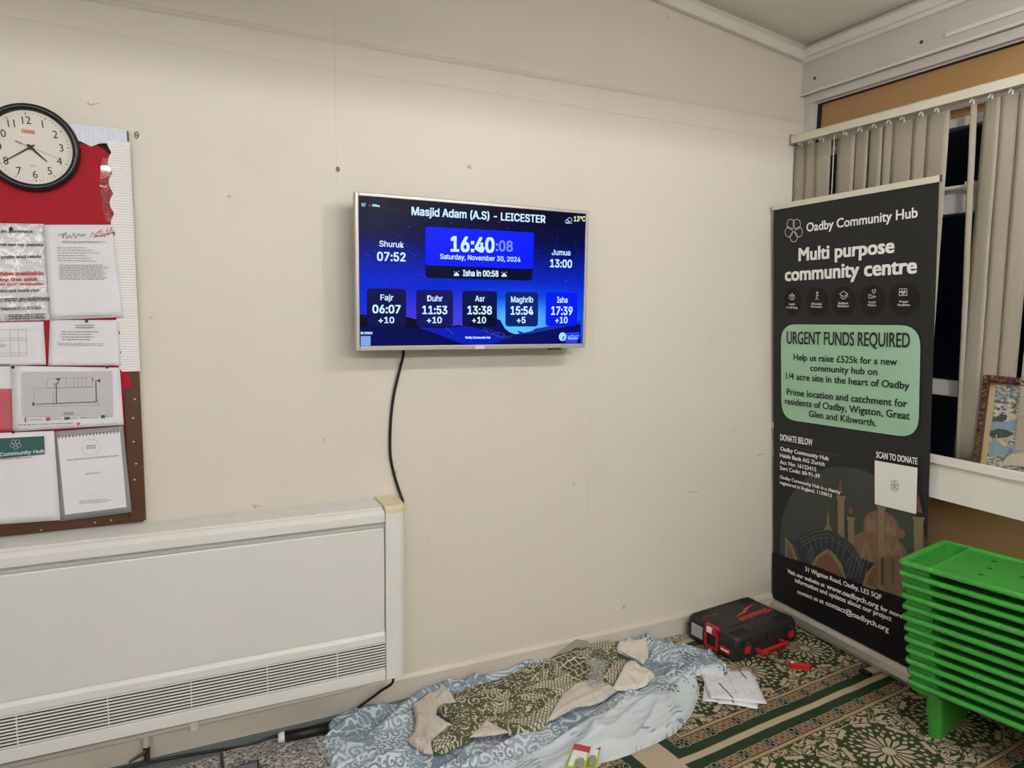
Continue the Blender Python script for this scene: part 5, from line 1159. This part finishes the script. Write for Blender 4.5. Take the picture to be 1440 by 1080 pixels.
bp = [(580, 988), (600, 978), (612, 972), (621, 961), (632, 972), (644, 988), (616, 991), (613, 1004), (622, 1012), (636, 1018), (620, 1028), (606, 1040), (609, 1056), (596, 1055), (582, 1046), (574, 1038), (582, 1026), (585, 1008)]
o = heap('beige_side', bp, .05, .036, lambda x, y, D: .012+.014*max(ridg(x, y, 8, 22, rad(80), 2), 0)**2, BEIG, rise=.010); adopt(o, OC)
bp2 = [(870, 968), (848, 984), (832, 990), (812, 992), (796, 1000), (778, 1010), (770, 1012), (782, 990), (790, 976), (806, 966), (822, 958), (842, 962)]
o = heap('beige_side', bp2, .05, .042, lambda x, y, D: .01+.012*max(ridg(x, y, 5, 20, rad(14), 4), 0)**2, BEIG, rise=.010); adopt(o, OC)
wp = [(880, 930), (886, 926), (896, 930), (902, 938), (922, 945), (908, 960), (892, 966), (876, 967), (860, 966), (870, 948)]
wz = .065
o = heap('white_side', wp, wz, .050, lambda x, y, D: .012+.014*max(ridg(x, y, 9, 20, rad(100), 6), 0)**2, WHC, rise=.012); adopt(o, OC)
wp2 = [(868, 906), (884, 900), (900, 899), (911, 903), (912, 922), (904, 932), (894, 926), (880, 920), (868, 914)]
o = heap('white_side', wp2, .055, .044, lambda x, y, D: .012+.012*max(ridg(x, y, 9, 20, rad(10), 6), 0)**2, WHC, rise=.012); adopt(o, OC)
wp3 = [(684, 1014), (700, 1024), (716, 1031), (700, 1034), (660, 1038), (674, 1026)]
o = heap('beige_side', wp3, .05, .05, lambda x, y, D: .01, BEIG, rise=.008); adopt(o, OC)
GS = mat('grey_strap', (138, 134, 130), .5)
st = [onZ(x, y, .085) for x, y in ((874, 917), (884, 924), (896, 929), (908, 938), (918, 944))]; m = MB()
for a, b in zip(st, st[1:]):
    e = V((0, .012, 0)); m.hexa([a-e, b-e, b+e, a+e], [a-e+V((0, 0, .003)), b-e+V((0, 0, .003)), b+e+V((0, 0, .003)), a+e+V((0, 0, .003))])
m.build('grey_band', GS, OC)
# beige cardboard strip leaning on the skirting behind the cloth
st = [onY(x, y, -.03) for x, y in ((760, 936), (812, 899), (826, 902), (835, 908), (780, 930))]
m = MB(); m.add([p for p in st]+[p+V((0, .003, 0)) for p in st], [tuple(range(5)), tuple(range(9, 4, -1))]+[(i, (i+1) % 5, (i+1) % 5+5, i+5) for i in range(5)]); m.build('card_strip', mat('grey_card', (168, 162, 152), .8), label='grey beige card strip leaning on the skirting behind the olive cloth', cat='card')
# clear plastic bag on the scarf
def f_bag():
    x, y, z, p = coords(); h = nz(p, 45, 3, .6, 1.0); return mixc(ss(h, .52, .56)*.8, lin((196, 196, 194)), lin((240, 240, 240))), h, .02, 1.0
BAG = mat('clear_plastic_bag', rough=.1, fn=f_bag, alpha=.5, spec=.8, coat=1)
heap('plastic_bag', [(822, 928), (838, 924), (852, 926), (853, 934), (847, 944), (850, 960), (836, 962), (828, 960), (826, 948), (832, 938)], .08, .067, lambda x, y, D: .006+.012*max(ridg(x, y, 40, 30, 0, 2), 0), BAG, step=.004, rise=.008, label='small clear plastic bag lying on the olive printed cloth', cat='bag')
# blister packs
LIME = mat('pack_lime', (168, 184, 60), .4, coat=.5); PRED = mat('pack_red', (176, 34, 44), .4, coat=.5); CLR = mat('pack_clear', (225, 228, 222), .12, alpha=.45, coat=1)
def pack(q, z, lab):
    P = [onZ(*c, z+(.0 if i < 2 else -.0)) for i, c in enumerate(q)]; r = empty('blister_pack', V((sum(p.x for p in P)/4, sum(p.y for p in P)/4, z-.01)), 0, lab, 'packet', 'small blister packs on the blue cloth')
    g = lambda a, b, dz=0: P[0].lerp(P[1], a).lerp(P[3].lerp(P[2], a), b)+V((0, 0, dz))
    def bx(a0, a1, b0, b1, z0_, z1_, nm, mm): MB().hexa([g(a0, b1, z0_), g(a1, b1, z0_), g(a1, b0, z0_), g(a0, b0, z0_)], [g(a0, b1, z1_), g(a1, b1, z1_), g(a1, b0, z1_), g(a0, b0, z1_)]).build(nm, mm, r, bevel=.0006)
    bx(0, 1, 0, 1, 0, .0012, 'backing_card', LIME); bx(0, 1, 0, .24, .0013, .0018, 'red_header', PRED); bx(.10, .92, .22, .50, .0013, .0024, 'white_label', WPR); bx(.14, .40, .44, .80, .0026, .009, 'white_piece', WPR); bx(.56, .84, .50, .82, .0026, .009, 'grey_piece', GREYP)
    return r
pack([(818, 1044), (846, 1046), (838, 1088), (812, 1086)], .045, 'red topped blister pack underneath, at the right of the pair')
pack([(808, 1046), (831, 1051), (820, 1092), (791, 1086)], .058, 'lime green blister pack on top, at the left of the pair')
print('triangles ok')
